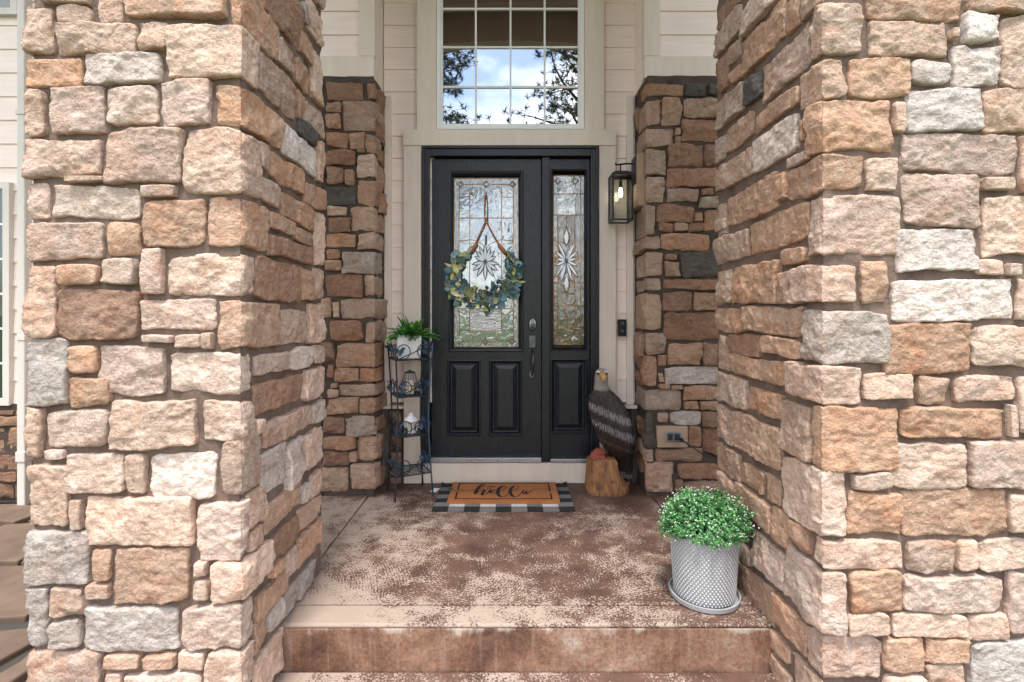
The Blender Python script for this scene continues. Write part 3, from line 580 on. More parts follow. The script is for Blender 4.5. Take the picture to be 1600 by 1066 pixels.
board(WX(601, WY), WX(612, WY), WY - .012, 4.16, .647, 3.2); board(WX(979, WY), WX(989.5, WY), WY - .012, 4.16, .647, 3.2)
# door and window casings
T0 = WY - .035
zh0, zh1 = WZ(230, WY), WZ(205, WY)
board(WX(632, WY), WX(659.5, WY), T0, 4.16, .004, zh0 - .001); board(WX(935, WY), WX(961, WY), T0, 4.16, .004, zh0 - .001)
board(WX(632, WY) - .004, WX(961, WY) + .004, T0 - .008, 4.16, zh0, zh1)
board(WX(652, WY), WX(682.5, WY), T0 + .003, 4.16, zh1 + .001, 5.2); board(WX(912.5, WY), WX(943, WY), T0 + .003, 4.16, zh1 + .001, 5.2)
board(WX(660, WY), WX(934.5, WY), T0 + .012, 4.16, .002, WZ(722.5, WY), name='sill_board')

# window over the door
win = part('window', house, (WX(797, WY), WY, zh1))
x0, x1, z0, z1 = WX(683, WY), WX(912, WY), WZ(203.5, WY), 4.86
MB().rings(x0, x1, z0, z1, [(0, 4.15), (0, WY - .028), (.028, WY - .028), (.031, WY - .014), (.047, WY - .014), (.05, WY + .012)], False).build('window_frame', M['white'], win, bevel=.002)
gx = [x0 + .05, WX(743.5, WY), WX(797.7, WY), WX(851, WY), x1 - .05]; gz = [z0 + .05, WZ(136.4, WY), WZ(74.4, WY), WZ(14.5, WY), WZ(-46, WY), WZ(-107, WY), z1 - .05]
for i in range(4):
    for j in range(6): MB().box(gx[i], gx[i + 1], WY + .004, WY + .008, gz[j], gz[j + 1]).build('pane', M['pane'], win)
for x in gx[1:-1]: MB().box(x - .008, x + .008, WY - .004, WY + .003, gz[0], gz[-1]).build('muntin', M['white'], win)
for z in gz[1:-1]: MB().box(gx[0], gx[-1], WY - .0065, WY + .0015, z - .008, z + .008).build('muntin', M['white'], win)

# door frame, door, sidelight
D0 = WY - .05                         # front of the frame
fx0, fx1, fz0, fz1 = WX(660.5, WY), WX(934, WY), WZ(722, WY), WZ(231, WY)
def dx(px): return WX(px, WY)
def dz(py): return WZ(py, WY)
b = MB()
for (a, c, e0, e1) in ((fx0, dx(672), fz0, fz1), (dx(922), fx1, fz0, fz1)):
    b.box(a, c, D0 + .01, 4.165, e0, e1)
b.box(dx(672), dx(922), D0 + .01, 4.165, dz(246), fz1); b.box(dx(846.5), dx(859), WY - .012, 4.165, dz(721), dz(246))
b.rings(fx0, fx1, fz0 - .2, fz1, [(0, D0 + .02), (0, D0), (.018, D0), (.024, D0 + .008)], False) if False else None
b.build('door_frame', M['black'], house, bevel=.004)
b = MB(); k = .022
b.prism([(fx0, fz0), (fx0 + k, fz0), (fx0 + k, fz1 - k), (fx1 - k, fz1 - k), (fx1 - k, fz0), (fx1, fz0), (fx1, fz1), (fx0, fz1)], D0 - .004, D0 + .012)
b.build('frame_moulding', M['black'], house, bevel=.005)
b = MB().box(dx(672), dx(846), WY - .03, 4.165, fz0 + .001, dz(714)); b.build('threshold', M['alu'], house, bevel=.004)
MB().box(dx(859.5), dx(922), WY - .028, 4.165, fz0 + .001, dz(716)).build('threshold', M['alu'], house, bevel=.004)
def panel(p, x0, x1, y0, y1, Y, name='panel'):
    MB().rings(dx(x0), dx(x1), dz(y1), dz(y0), [(0, Y + .002), (0, Y - .008), (.012, Y - .012), (.022, Y - .002), (.032, Y + .018), (.042, Y + .019), (.046, Y + .014), (.078, Y - .003)]).build(name, M['black'], p, bevel=.0015)
def glazing(p, x0, x1, y0, y1, gx0, gx1, gy0, gy1, Y):
    w = dx(gx0) - dx(x0)
    MB().rings(dx(x0), dx(x1), dz(y1), dz(y0), [(0, Y + .002), (0, Y - .012), (.010, Y - .016), (w * .6, Y - .010), (w * .8, Y + .004), (w, Y + .012)], False).build('glass_moulding', M['black'], p, bevel=.0015)
def leaf_body(p, x0, x1, y0, y1, holes, Y, name):
    # holes in one column each: list of (x0,x1,y0,y1) pixel rectangles cut out of the slab
    xs = sorted({x0, x1} | {h[0] for h in holes} | {h[1] for h in holes}); ys = sorted({y0, y1} | {h[2] for h in holes} | {h[3] for h in holes})
    nx, ny = len(xs), len(ys); vs = [(dx(x), Y, dz(y)) for y in ys for x in xs]; fs = []
    for j in range(ny - 1):
        for i in range(nx - 1):
            cx, cy = (xs[i] + xs[i + 1]) / 2, (ys[j] + ys[j + 1]) / 2
            if any(h[0] < cx < h[1] and h[2] < cy < h[3] for h in holes): continue
            fs.append((j * nx + i, (j + 1) * nx + i, (j + 1) * nx + i + 1, j * nx + i + 1))
    m = MB().add(vs, fs); m.add([(dx(x), y, dz(z)) for x in (x0, x1) for y in (Y + .001, Y + .06) for z in (y1, y0)], [(0, 1, 3, 2), (4, 6, 7, 5), (2, 3, 7, 6)])
    m.build(name, M['black'], p)
DY = WY + .012
door = part('door', house, (dx(760), WY, fz0))
leaf_body(door, 674.5, 845, 248, 713, [(702, 817, 268, 549), (699, 750, 563, 681), (765, 815, 563, 681)], DY, 'door_leaf')
panel(door, 698, 751, 562, 682, DY); panel(door, 764, 816, 562, 682, DY); glazing(door, 701, 818, 267, 550, 708, 811, 276, 543, DY)
GY = DY + .014
def rect(p, x0, x1, y0, y1, m, name='glass_piece', Y=None):
    MB().box(dx(x0), dx(x1), Y or GY, (Y or GY) + .006, dz(y1), dz(y0)).build(name, M[m], p)
def came(p, pts, r=.0033): MB().tube([(dx(x), GY - .002, dz(y)) for x, y in pts], r, 5).build('came', M['brass'], p, smooth=True)
def diamond(p, x, y, r, m='bevelglass'):
    X, Z = dx(x), dz(y); q = r * WY / F
    MB().add([(X - q, GY - .001, Z), (X, GY - .001, Z - q), (X + q, GY - .001, Z), (X, GY - .001, Z + q), (X - q * .55, GY - .006, Z), (X, GY - .006, Z - q * .55), (X + q * .55, GY - .006, Z), (X, GY - .006, Z + q * .55)],
             [(0, 1, 5, 4), (1, 2, 6, 5), (2, 3, 7, 6), (3, 0, 4, 7), (4, 5, 6, 7)]).build('bevel_diamond', M[m], p)
    came(p, [(x - r, y), (x, y + r), (x + r, y), (x, y - r), (x - r, y)], .0018)
def lens(p, x, y, l, wd, ang, name='bevel_petal', raise_=.007):
    """pointed oval bevel of length l px from (x, y) outwards at angle ang"""
    q = WY / F; X, Z = dx(x), dz(y); ca, sa = math.cos(ang), math.sin(ang); n = 7; vs = []; out = []
    for i in range(n): t = i / (n - 1); out.append((t * l, wd * math.sin(math.pi * t) * .5))
    ring = out + [(a, -c) for a, c in out[-2:0:-1]]
    for s_, y_ in ((1, GY - .001), (.5, GY - raise_)):
        for a, c in ring:
            a2 = (a - l / 2) * (s_ if s_ == 1 else .8) + l / 2; vs.append((X + q * (a2 * ca - c * s_ * sa), y_, Z + q * (a2 * sa + c * s_ * ca)))
    m = len(ring)
    MB().add(vs, [(i, i + m, (i + 1) % m + m, (i + 1) % m) for i in range(m)] + [tuple(range(2 * m - 1, m - 1, -1))]).build(name, M['bevelglass'], p)
rect(door, 709, 717, 277, 543, 'artborder'); rect(door, 802, 810, 277, 543, 'artborder'); rect(door, 717, 802, 277, 291, 'artborder'); rect(door, 717, 802, 536, 543, 'artborder')
cols = [717, 733.5, 758, 783.5, 802]; rows = [291, 307, 340, 375.5, 430, 482.5, 517, 536]
for j in range(7):
    for i in range(4):
        if j == 5 and i in (1, 2): continue
        rect(door, cols[i], cols[i + 1], rows[j], rows[j + 1], 'art')
rect(door, 733.5, 783.5, 482.5, 517, 'water')
for x in (717, 802): came(door, [(x, 284), (x, 536)])
for x in (733.5, 783.5): came(door, [(x, 291), (x, 517)])
for x in (712, 807): came(door, [(x + (-3 if x < 760 else 3), 277), (x + (-3 if x < 760 else 3), 543)])
came(door, [(709, 278), (810, 278)]); came(door, [(709, 542), (810, 542)])
came(door, [(717, 307), (730, 307), (735, 303), (738, 291)]); came(door, [(802, 307), (788, 307), (783, 303), (780, 291)])
for y in (340, 482.5, 517): came(door, [(717, y), (802, y)])
came(door, [(717, 376), (738, 374), (752, 380), (759, 388), (766, 380), (782, 374), (802, 376)])
came(door, [(717, 287), (802, 287)]); came(door, [(717, 533), (802, 533)]); came(door, [(758, 517), (758, 533)]); came(door, [(739, 517), (739, 533)]); came(door, [(777, 517), (777, 533)])
for (x, y) in ((717, 534), (758, 534), (800, 534), (719, 287), (759.5, 287), (801, 287)): diamond(door, x, y, 6)
for l, a in ((30, 90), (27, 110), (27, 70), (24, 130), (24, 50), (20, 152), (20, 28), (22, 190), (22, -10), (25, 215), (25, -35), (28, 240), (28, -60), (30, 270)): lens(door, 758, 409, l, 7.5, R(a))
# lockset
kx = 832
h = part('handle', door, (dx(kx), DY, dz(560)))
def oval(p, name, x, y, rx, ry, y0, y1, m): MB().add([(dx(x + rx * s_ * math.cos(a)), yy_, dz(y + ry * s_ * math.sin(a))) for s_, yy_ in ((1, y0), (1, (y0 + y1) / 2), (.8, y1)) for a in [2 * math.pi * i / 20 for i in range(20)]],
        [(r_ * 20 + i, r_ * 20 + 20 + i, r_ * 20 + 20 + (i + 1) % 20, r_ * 20 + (i + 1) % 20) for r_ in (0, 1) for i in range(20)] + [tuple(range(59, 39, -1))]).build(name, M[m], p, smooth=False)
oval(door, 'deadbolt', kx, 507, 7, 11, DY, DY - .018, 'pewter'); oval(door, 'keyhole', kx, 512.5, 2.6, 2.6, DY - .0185, DY - .024, 'blackmetal')
for (x, y) in ((832.5, 500), (829.5, 502), (835.5, 502), (828.5, 505), (832.5, 504), (836, 505)): oval(door, 'keypad_button', x, y, 1.15, 1.15, DY - .0182, DY - .021, 'ceramic')
H_ = h
MB().rings(dx(826), dx(838), dz(545), dz(524), [(0, DY), (0, DY - .01), (.008, DY - .016)]).build('handle', M['pewter'], door, bevel=.002)
bpy.data.objects.remove(h)
MB().tube([(dx(kx), DY - .012, dz(548)), (dx(kx + .5), DY - .05, dz(553)), (dx(kx + .8), DY - .06, dz(563)), (dx(kx + .3), DY - .05, dz(575)), (dx(kx - .4), DY - .025, dz(583)), (dx(kx - .6), DY - .004, dz(588))], [.007, .011, .012, .010, .008, .006], 8).build('handle', M['pewter'], door, smooth=True)
oval(door, 'handle', kx - 1, 586, 4.5, 7, DY, DY - .012, 'pewter')
# sidelight
sl_ = part('sidelight', house, (dx(889), WY, fz0))
leaf_body(sl_, 859.5, 921.5, 248, 715, [(862, 916.5, 265, 547), (858.5 + 1.5, 918, 561, 677)], DY, 'sidelight_leaf')
panel(sl_, 859.8, 918.5, 560, 678, DY); glazing(sl_, 861, 917.5, 264, 548, 865, 913, 273, 539, DY)
for a, c in ((865, 872), (899, 913)): rect(sl_, a, c, 273, 370, 'artborder'); rect(sl_, a, c, 370, 539, 'art_amber')
for a, c in ((273, 302), (302, 335), (335, 370), (370, 442), (442, 478), (478, 514), (514, 539)): rect(sl_, 872, 886, a, c, 'art_amber' if a > 330 else 'art'); rect(sl_, 886, 899, a, c, 'art_amber' if a > 330 else 'art')
came(sl_, [(872, 335), (872, 531)]); came(sl_, [(899, 335), (899, 531)]); came(sl_, [(886, 335), (886, 355)]); came(sl_, [(886, 458), (886, 514)])
for y in (302, 335, 442, 478): came(sl_, [(865, y), (913, y)])
came(sl_, [(865, 514), (872, 514)]); came(sl_, [(899, 514), (913, 514)]); came(sl_, [(872, 514), (874, 510), (880, 510), (883, 514), (889, 514), (892, 510), (897, 510), (899, 514)]); came(sl_, [(872, 531), (899, 531)])
came(sl_, [(865, 273.5), (913, 273.5)]); came(sl_, [(865, 538.5), (913, 538.5)]); came(sl_, [(865.3, 273), (865.3, 539)]); came(sl_, [(908, 273), (908, 539)])
for (x, y) in ((872, 531), (898, 531), (872, 282), (899, 282)): diamond(sl_, x, y, 6)
lens(sl_, 885.5, 385, 30, 13, R(90)); lens(sl_, 885.5, 428, 31, 13, R(-90))
for a, l in ((65, 34), (115, 34), (40, 24), (140, 24), (10, 17), (170, 17), (-25, 20), (205, 20), (-55, 34), (235, 34), (-75, 36), (255, 36)): lens(sl_, 885.5, 407, l, 7, R(a))
for s_ in (-1, 1): came(sl_, [(885.5, 353), (885.5 + 6 * s_, 368), (885.5 + 4 * s_, 380), (885.5 + 13 * s_, 372), (885.5 + 12 * s_, 395), (885.5 + 17 * s_, 407), (885.5 + 12 * s_, 418), (885.5 + 12 * s_, 440), (885.5 + 6 * s_, 437), (885.5 + 6 * s_, 448), (885.5, 459)])

# left wing: windows, siding
LY = 3.85
siding(-6.2, -2.42, LY, .69, 6.0)
siding(2.62, 6.0, LY, .69, 6.0)
low(2.12, 6.0, 3.80, .66)
def wing_window(x0, x1, z0, z1, nm):
    p = part('window', house, ((x0 + x1) / 2, LY, z0))
    MB().rings(x0, x1, z0, z1, [(0, LY), (0, LY - .05), (.05, LY - .05), (.055, LY - .03)], False).build('window_frame', M['downspout'], p)
    nx = 4; nzv = max(2, round((z1 - z0) / .28))
    for i in range(nx):
        for j in range(nzv):
            a, c = x0 + .055 + (x1 - x0 - .11) * i / nx, x0 + .055 + (x1 - x0 - .11) * (i + 1) / nx; d, e = z0 + .055 + (z1 - z0 - .11) * j / nzv, z0 + .055 + (z1 - z0 - .11) * (j + 1) / nzv
            MB().box(a, c, LY - .03, LY - .024, d, e).build('pane', M['pane_dim'], p)
            if i: MB().box(a - .008, a + .008, LY - .036, LY - .031, d, e).build('muntin', M['white'], p)
        if i == 0:
            for j in range(1, nzv): d = z0 + .055 + (z1 - z0 - .11) * j / nzv; MB().box(x0 + .055, x1 - .055, LY - .038, LY - .033, d - .008, d + .008).build('muntin', M['white'], p)
xr = WX(24, LY)
wing_window(xr - 1.3, xr, WZ(632, LY), WZ(287, LY), ''); wing_window(xr - 1.3, xr + .06, WZ(28, LY), 5.2, '')
ds = thing('downspout', 'white metal downspout on the siding behind the left pillar', 'downspout', (WX(33, 3.72), 3.75, -.05))
X = WX(34, 3.72)
MB().box(X - .03, X + .03, 3.71, 3.775, -.05, 5.6).build('pipe', M['downspout'], ds, bevel=.008)
MB().box(X - .036, X + .036, 3.703, 3.781, .28, .36).build('coupling', M['downspout'], ds, bevel=.006)
for z in (1.2, 2.9, 4.4): MB().box(X - .035, X + .035, 3.704, 3.86, z, z + .03).build('strap', M['downspout'], ds)

MB().box(-7, -2.32, 2.3, 3.868, 5.85, 5.95).build('added_shade_eave', M['soffit'], house)  # unseen overhang, added to keep the sun off the left wing's wall
# portico roof on the pillars: arched beam and ceiling
def arch_z(x): return 4.75 - .03 * (x / .78) ** 2 - .02 * abs(x) ** 3
xs = [-1.9 + i * .1 for i in range(41)]
for (ya, yb, dz_, nm) in ((1.95, 2.12, 0, 'arch_beam'), (2.3, 2.42, .28, 'arch_beam')):
    pts = [(x, max(3.9, arch_z(x - .08) + dz_)) for x in xs] + [(2.1, 5.3), (-1.9, 5.3)]
    b = MB(); n = len(xs)
    for i in range(n - 1):
        za, zb = pts[i][1], pts[i + 1][1]
        b.add([(xs[i], ya, za), (xs[i + 1], ya, zb), (xs[i + 1], ya, 5.3), (xs[i], ya, 5.3), (xs[i], yb, za), (xs[i + 1], yb, zb), (xs[i + 1], yb, 5.3), (xs[i], yb, 5.3)], [(0, 1, 2, 3), (7, 6, 5, 4), (0, 4, 5, 1)])
    b.build(nm, M['soffit'], house)
for (xa, xb) in ((-1.80, -1.06), (1.23, 2.04)): MB().box(xa, xb, 1.95, 2.6, 4.21, 5.29).build('post_casing', M['siding'], house)
MB().box(-2.1, 2.3, 1.45, 3.84, 5.302, 5.36).build('porch_ceiling', M['ceiling'], house)
MB().add([(-2.3, 1.4, 5.37), (2.5, 1.4, 5.37), (2.5, 4.0, 5.37), (-2.3, 4.0, 5.37), (.1, 1.4, 6.4), (.1, 4.0, 6.4)], [(0, 1, 4), (2, 3, 5), (0, 4, 5, 3), (1, 2, 5, 4), (0, 3, 2, 1)]).build('roof', M['roof'], house)
# ------------------------------------------------------------ doormat on a checked rug
def rug_mat(x0, y0, cw, ch):
    m, t, b = newmat('buffalo_check'); v = nd(t, 'ShaderNodeNewGeometry').outputs['Position']; X, Y, Z = nd(t, 'ShaderNodeSeparateXYZ', {0: v}).outputs
    f = lambda s_, o, k: math_(t, 'MODULO', math_(t, 'FLOOR', math_(t, 'DIVIDE', math_(t, 'SUBTRACT', s_, o), k)), 2.)
    k = math_(t, 'ADD', f(X, x0, cw), f(Y, y0, ch))
    c = ramp(t, math_(t, 'MULTIPLY', k, .5), [(0, (.012, .012, .013)), (.25, (.16, .155, .15)), (.75, (.55, .54, .52))]); 
    c = mixc(t, .35, c, ramp(t, noise(t, v, 160, 2), [(.3, .25), (.7, .7)]), 'OVERLAY')
    for n in t.nodes:
        if n.type == 'VALTORGB' and len(n.color_ramp.elements) == 3: n.color_ramp.interpolation = 'CONSTANT'
    t.links.new(c, b.inputs['Base Color']); b.inputs['Roughness'].default_value = .95
    bump(t, b, nd(t, 'ShaderNodeTexWave', {'Vector': v, 'Scale': 90., 'Distortion': 1.}).outputs['Fac'], .5, .003); return m
def sheet(name, x0, x1, y0, y1, z0, z1, nx, ny, mat, lift):
    m = MB(); top = []; 
    for i in range(nx + 1):
        for j in range(ny + 1):
            x = x0 + (x1 - x0) * i / nx; y = y0 + (y1 - y0) * j / ny; top.append((x, y, z1 + lift(x, y)))
    n = len(top); idx = lambda i, j: i * (ny + 1) + j
    fs = [(idx(i, j), idx(i + 1, j), idx(i + 1, j + 1), idx(i, j + 1)) for i in range(nx) for j in range(ny)]
    bot = [(x, y, z0 + max(0, z - z1)) for x, y, z in top]
    fs2 = [tuple(q + n for q in f[::-1]) for f in fs]
    rim = [idx(i, 0) for i in range(nx)] + [idx(nx, j) for j in range(ny)] + [idx(i, ny) for i in range(nx, 0, -1)] + [idx(0, j) for j in range(ny, 0, -1)]
    sd_ = [(rim[k], rim[k] + n, rim[(k + 1) % len(rim)] + n, rim[(k + 1) % len(rim)]) for k in range(len(rim))]
    return m.add(top + bot, fs + fs2 + sd_).build(name, mat, None, smooth=False)
RX0, RX1, RY0, RY1 = -.545, .47, 3.475, 4.02
rug = sheet('rug', RX0, RX1, RY0, RY1, .0005, .008, 36, 22, rug_mat(RX0 - .0001 * 1, RY0 - .0001, (RX1 - RX0) / 9, (RY1 - RY0) / 7), lambda x, y: .003 * math.sin(7 * x + 1) ** 2 * (1 if abs(x + .04) > .4 else .2) + (.022 * max(0, (abs(x + .04) - .47) / .04) * max(0, (y - 3.93) / .09)))
tag(rug, 'black and white buffalo checked rug lying under the coir doormat', 'rug')
tagp = thing('rug_label', 'small white care label at the left edge of the checked rug', 'label', (-.565, 3.9, .012))
MB().add([(-.615, 3.86, .004), (-.57, 3.845, .004), (-.545, 3.90, .014), (-.59, 3.915, .012), (-.615, 3.86, .006), (-.57, 3.845, .006), (-.545, 3.90, .016), (-.59, 3.915, .014)], [(3, 2, 1, 0), (4, 5, 6, 7), (0, 1, 5, 4), (1, 2, 6, 5), (2, 3, 7, 6), (3, 0, 4, 7)]).build('label_cloth', M['ceramic'], tagp)
def coir_mat():
    m, t, b = newmat('coir'); v = nd(t, 'ShaderNodeNewGeometry').outputs['Position']
    n = noise(t, v, 150, 3, .7); c = ramp(t, n, [(.3, (.22, .07, .02)), (.55, (.46, .17, .05)), (.75, (.60, .27, .10))])
    c = mixc(t, ramp(t, noise(t, v, 12, 4), [(.35, .0), (.7, .35)]), c, (.30, .10, .03)); t.links.new(c, b.inputs['Base Color']); b.inputs['Roughness'].default_value = .95
    bump(t, b, n, .9, .006); return m
MX0, MX1, MY0, MY1 = -.452, .375, 3.60, 4.01
mat_ = thing('doormat', 'orange coir doormat with black script reading hello', 'doormat', (-.04, 3.8, .012))
mo = sheet('coir_pile', MX0, MX1, MY0, MY1, .0085, .026, 60, 30, coir_mat(), lambda x, y: .0012 * math.sin(190 * x) * math.sin(170 * y)); mo.parent = mat_; mo.location = mo.location - Vector((-.04, 3.8, .012))
ink = simple('black_print', (.014, .010, .008), .95, 0, .4, 80, .5); MZ = .0285
def catmull(p, k=8):
    p = [np.array(q, float) for q in p]; p = [2 * p[0] - p[1]] + p + [2 * p[-1] - p[-2]]; out = []
    for i in range(1, len(p) - 2):
        for j in range(k):
            t = j / k; out.append(.5 * (2 * p[i] + (p[i + 1] - p[i - 1]) * t + (2 * p[i - 1] - 5 * p[i] + 4 * p[i + 1] - p[i + 2]) * t * t + (3 * p[i] - p[i - 1] - 3 * p[i + 1] + p[i + 2]) * t ** 3))
    return out + [p[-2]]
def stroke(pts, thin=.0035, thick=.013):
    q = [np.array(ground_pt(735 + x / 16, 752 + y / 16, MZ)) for x, y in catmull(pts)]; m = MB(); vs = []
    for i, p in enumerate(q):
        d = q[min(i + 1, len(q) - 1)] - q[max(i - 1, 0)]; d = d / (np.linalg.norm(d) + 1e-9); down = max(0, -d[1]) ** 1.2
        w_ = (thin + (thick - thin) * down); a = np.array([-d[1], d[0]]) * w_
        vs += [(*(p + a), MZ), (*(p - a), MZ)]
    m.add(vs + [(x, y, z - .002) for x, y, z in vs], [(2 * i, 2 * i + 1, 2 * i + 3, 2 * i + 2) for i in range(len(q) - 1)]); o = m.build('lettering', ink, mat_)
stroke([(-60, 230), (60, 225), (150, 215), (270, 165), (350, 105), (345, 75), (290, 85), (220, 140), (160, 220), (120, 315)])
stroke([(170, 280), (240, 235), (310, 215), (345, 225), (320, 280), (290, 335), (330, 345), (390, 330), (440, 280), (520, 250), (600, 240), (580, 222), (520, 228), (480, 255), (510, 285), (580, 295), (650, 290), (760, 240), (860, 190), (895, 150), (870, 115), (800, 120), (720, 180), (685, 265), (700, 340), (760, 385), (850, 385), (930, 330), (1000, 260), (1100, 215), (1190, 170), (1195, 130), (1140, 115), (1060, 140), (1000, 210), (1000, 290), (1050, 365), (1120, 390), (1190, 380), (1250, 310), (1300, 255)])
stroke([(1420, 240), (1350, 228), (1305, 255), (1330, 305), (1390, 322), (1430, 285), (1400, 258), (1380, 280), (1420, 310), (1490, 265), (1560, 215), (1700, 190), (1950, 200), (2150, 215), (2230, 230)], .003, .007)
stroke([(-560, 175), (-500, 205), (-420, 185), (-520, 180), (-420, 225), (-200, 232), (-60, 230)], .0028, .004)
def words(txt, px, py, size, parent, mat):
    x, y = ground_pt(px, py, MZ); cu = bpy.data.curves.new('words', 'FONT'); cu.body = txt; cu.size = size; cu.align_x = 'CENTER'; cu.extrude = .0005; cu.offset = .0008
    o = bpy.data.objects.new('words', cu); COL.objects.link(o); dg = bpy.context.evaluated_depsgraph_get(); me = bpy.data.meshes.new_from_object(o.evaluated_get(dg)); bpy.data.objects.remove(o)
    me.materials.clear(); me.materials.append(mat); n = bpy.data.objects.new('lettering', me); link(n, parent, (x, y, MZ)); return n
words('HEY', 735 + 510 / 16, 752 + 152 / 16, .036, mat_, ink); words('HI', 735 + 465 / 16, 752 + 208 / 16, .036, mat_, ink)
bw = .006
for (a, b_, c, d) in ((MX0 + .05, MX1 - .05, MY0 + .045, MY0 + .045 + 2 * bw), (MX0 + .05, MX1 - .05, MY1 - .03, MY1 - .03 + 2 * bw), (MX0 + .05, MX0 + .05 + 2 * bw, MY0 + .058, 3.79), (MX0 + .05, MX0 + .05 + 2 * bw, 3.84, MY1 - .031), (MX1 - .05 - 2 * bw, MX1 - .05, MY0 + .058, 3.76), (MX1 - .05 - 2 * bw, MX1 - .05, 3.80, MY1 - .031)):
    MB().box(a, b_, c, d, .0265, MZ - .0003).build('printed_border', ink, mat_)

# ------------------------------------------------------------ wreath
wr_ = thing('wreath', 'half moon wreath of blue green and olive leaves hanging on the door', 'wreath', (dx(758), GY - .02, dz(470)))
WYP = DY - .035
def rope(name, pts, r, m='leather', n=6): MB().tube([(dx(x), WYP + (o if len(q) else 0), dz(y)) for (x, y, *q) in pts for o in [q[0] if q else 0]], r, n).build(name, M[m], wr_, smooth=True)
MB().tube([(dx(759.5), DY - .004 + .012, dz(299)), (dx(759.5), DY - .02, dz(301)), (dx(759.5), DY - .034, dz(304)), (dx(759.5), DY - .036, dz(308))], .004, 6).build('hook', M['alu'], wr_, smooth=True)
rope('cord', [(758, 345), (757, 330), (757.5, 310), (759.5, 303), (761.5, 310), (762, 330), (761, 345)], .0055); rope('cord', [(758.5, 318), (757.5, 312), (759.5, 306), (761.5, 312), (760.5, 318), (758.5, 318)], .005)
rope('knot', [(757, 341), (759.5, 344), (762, 341), (762, 347), (757, 347)], .007)
rope('cord', [(759, 346), (752, 362), (745, 378)], .0062); rope('cord', [(760, 346), (768, 362), (777, 378)], .0062)
rope('cord_wrap', [(745.5, 378), (743, 384), (738, 391), (733, 396)], [.006, .015, .017, .013], n=10); rope('cord_wrap', [(777, 378), (780, 384), (786, 391), (791, 397)], [.006, .015, .017, .013], n=10)
MB().box(dx(757.5), dx(761), GY - .008, GY - .001, dz(382), dz(367)).build('clasp', M['pewter'], wr_)
arc = catmull([(733, 395), (716, 412), (706, 436), (718, 456), (745, 465), (772, 465), (797, 452), (806, 430), (800, 410), (791, 397)], 10)
MB().tube([(dx(x), WYP + .006, dz(y)) for x, y in arc], .007, 6).build('twig_ring', M['bark'], wr_, smooth=True)
def leaf_mesh(l, w_, cup, n=5):
    m = MB(); vs = []
    for i in range(n + 1):
        t = i / n; hw = w_ * math.sin(math.pi * min(1, t * .93 + .07)) ** .8; z = cup * (t - .4) ** 2 * 2
        vs += [(-hw, t * l, z + cup * .6), (0, t * l, z), (hw, t * l, z + cup * .6)]
    me = bpy.data.meshes.new('leaf'); me.from_pydata(vs, [], [q for i in range(n) for q in ((3 * i, 3 * i + 1, 3 * i + 4, 3 * i + 3), (3 * i + 1, 3 * i + 2, 3 * i + 5, 3 * i + 4))]); me.materials.append(M['leaf'])
    me.polygons.foreach_set('use_smooth', [True] * len(me.polygons)); return me
LM = [leaf_mesh(.085, .022, .012), leaf_mesh(.065, .026, .016), leaf_mesh(.05, .020, .010), leaf_mesh(.075, .014, .02)]
LC = [(.07, .15, .165), (.10, .19, .21), (.15, .25, .26), (.06, .13, .11), (.20, .22, .10), (.40, .40, .13), (.50, .46, .26), (.12, .16, .09), (.44, .39, .30), (.08, .14, .19)]
lr = random.Random(5)
for i in range(210):
    x, y = max(arc[lr.randrange(len(arc))], arc[lr.randrange(len(arc))], key=lambda q_: q_[1]) if lr.random() < .85 else arc[lr.randrange(len(arc))]; g_ = 3.6 + 3.0 * max(0, (y - 400) / 65); x += lr.gauss(0, g_); y += lr.gauss(0, g_)
    o = bpy.data.objects.new('leaf', lr.choice(LM)); link(o, wr_, (dx(x), WYP - lr.uniform(0, .05), dz(y)))
    o.rotation_euler = (R(lr.uniform(55, 125)), R(lr.uniform(-35, 35)), 0); o.rotation_euler.rotate_axis('Z', lr.uniform(0, 6.28)); o.rotation_euler = (Matrix.Rotation(lr.uniform(0, 6.28), 4, 'Y') @ Matrix.Rotation(R(lr.uniform(60, 120)), 4, 'X') @ Matrix.Rotation(R(lr.uniform(-40, 40)), 4, 'Y')).to_euler()
    c = LC[lr.randrange(4)] if (x > 770 and lr.random() < .65) else lr.choice(LC); f = lr.uniform(.9, 1.9); o.color = (c[0] * f, c[1] * f, c[2] * f, 1); o.scale = (lr.uniform(.8, 1.25),) * 3
bm = MB().lathe([(.001, -.011), (.007, -.009), (.011, -.003), (.011, .003), (.007, .009), (.001, .011)], n=10); BER = simple('blue_berry', (.035, .075, .13), .3, 0, .4, 40, .1)
b0 = None
for i in range(26):
    x, y = lr.choice(((732, 452), (768, 455), (780, 445), (795, 408), (800, 420), (760, 462))); x += lr.gauss(0, 5); y += lr.gauss(0, 5); loc = (dx(x), WYP - lr.uniform(.02, .055), dz(y))
    if b0 is None: b0 = bm.build('berry', BER, wr_, org=(0, 0, 0), smooth=True); o = b0; o.location = Vector(loc) - WLOC[wr_.name]
    else: o = b0.copy(); COL.objects.link(o); o.location = Vector(loc) - WLOC[wr_.name]
    o.scale = (lr.uniform(.8, 1.25),) * 3

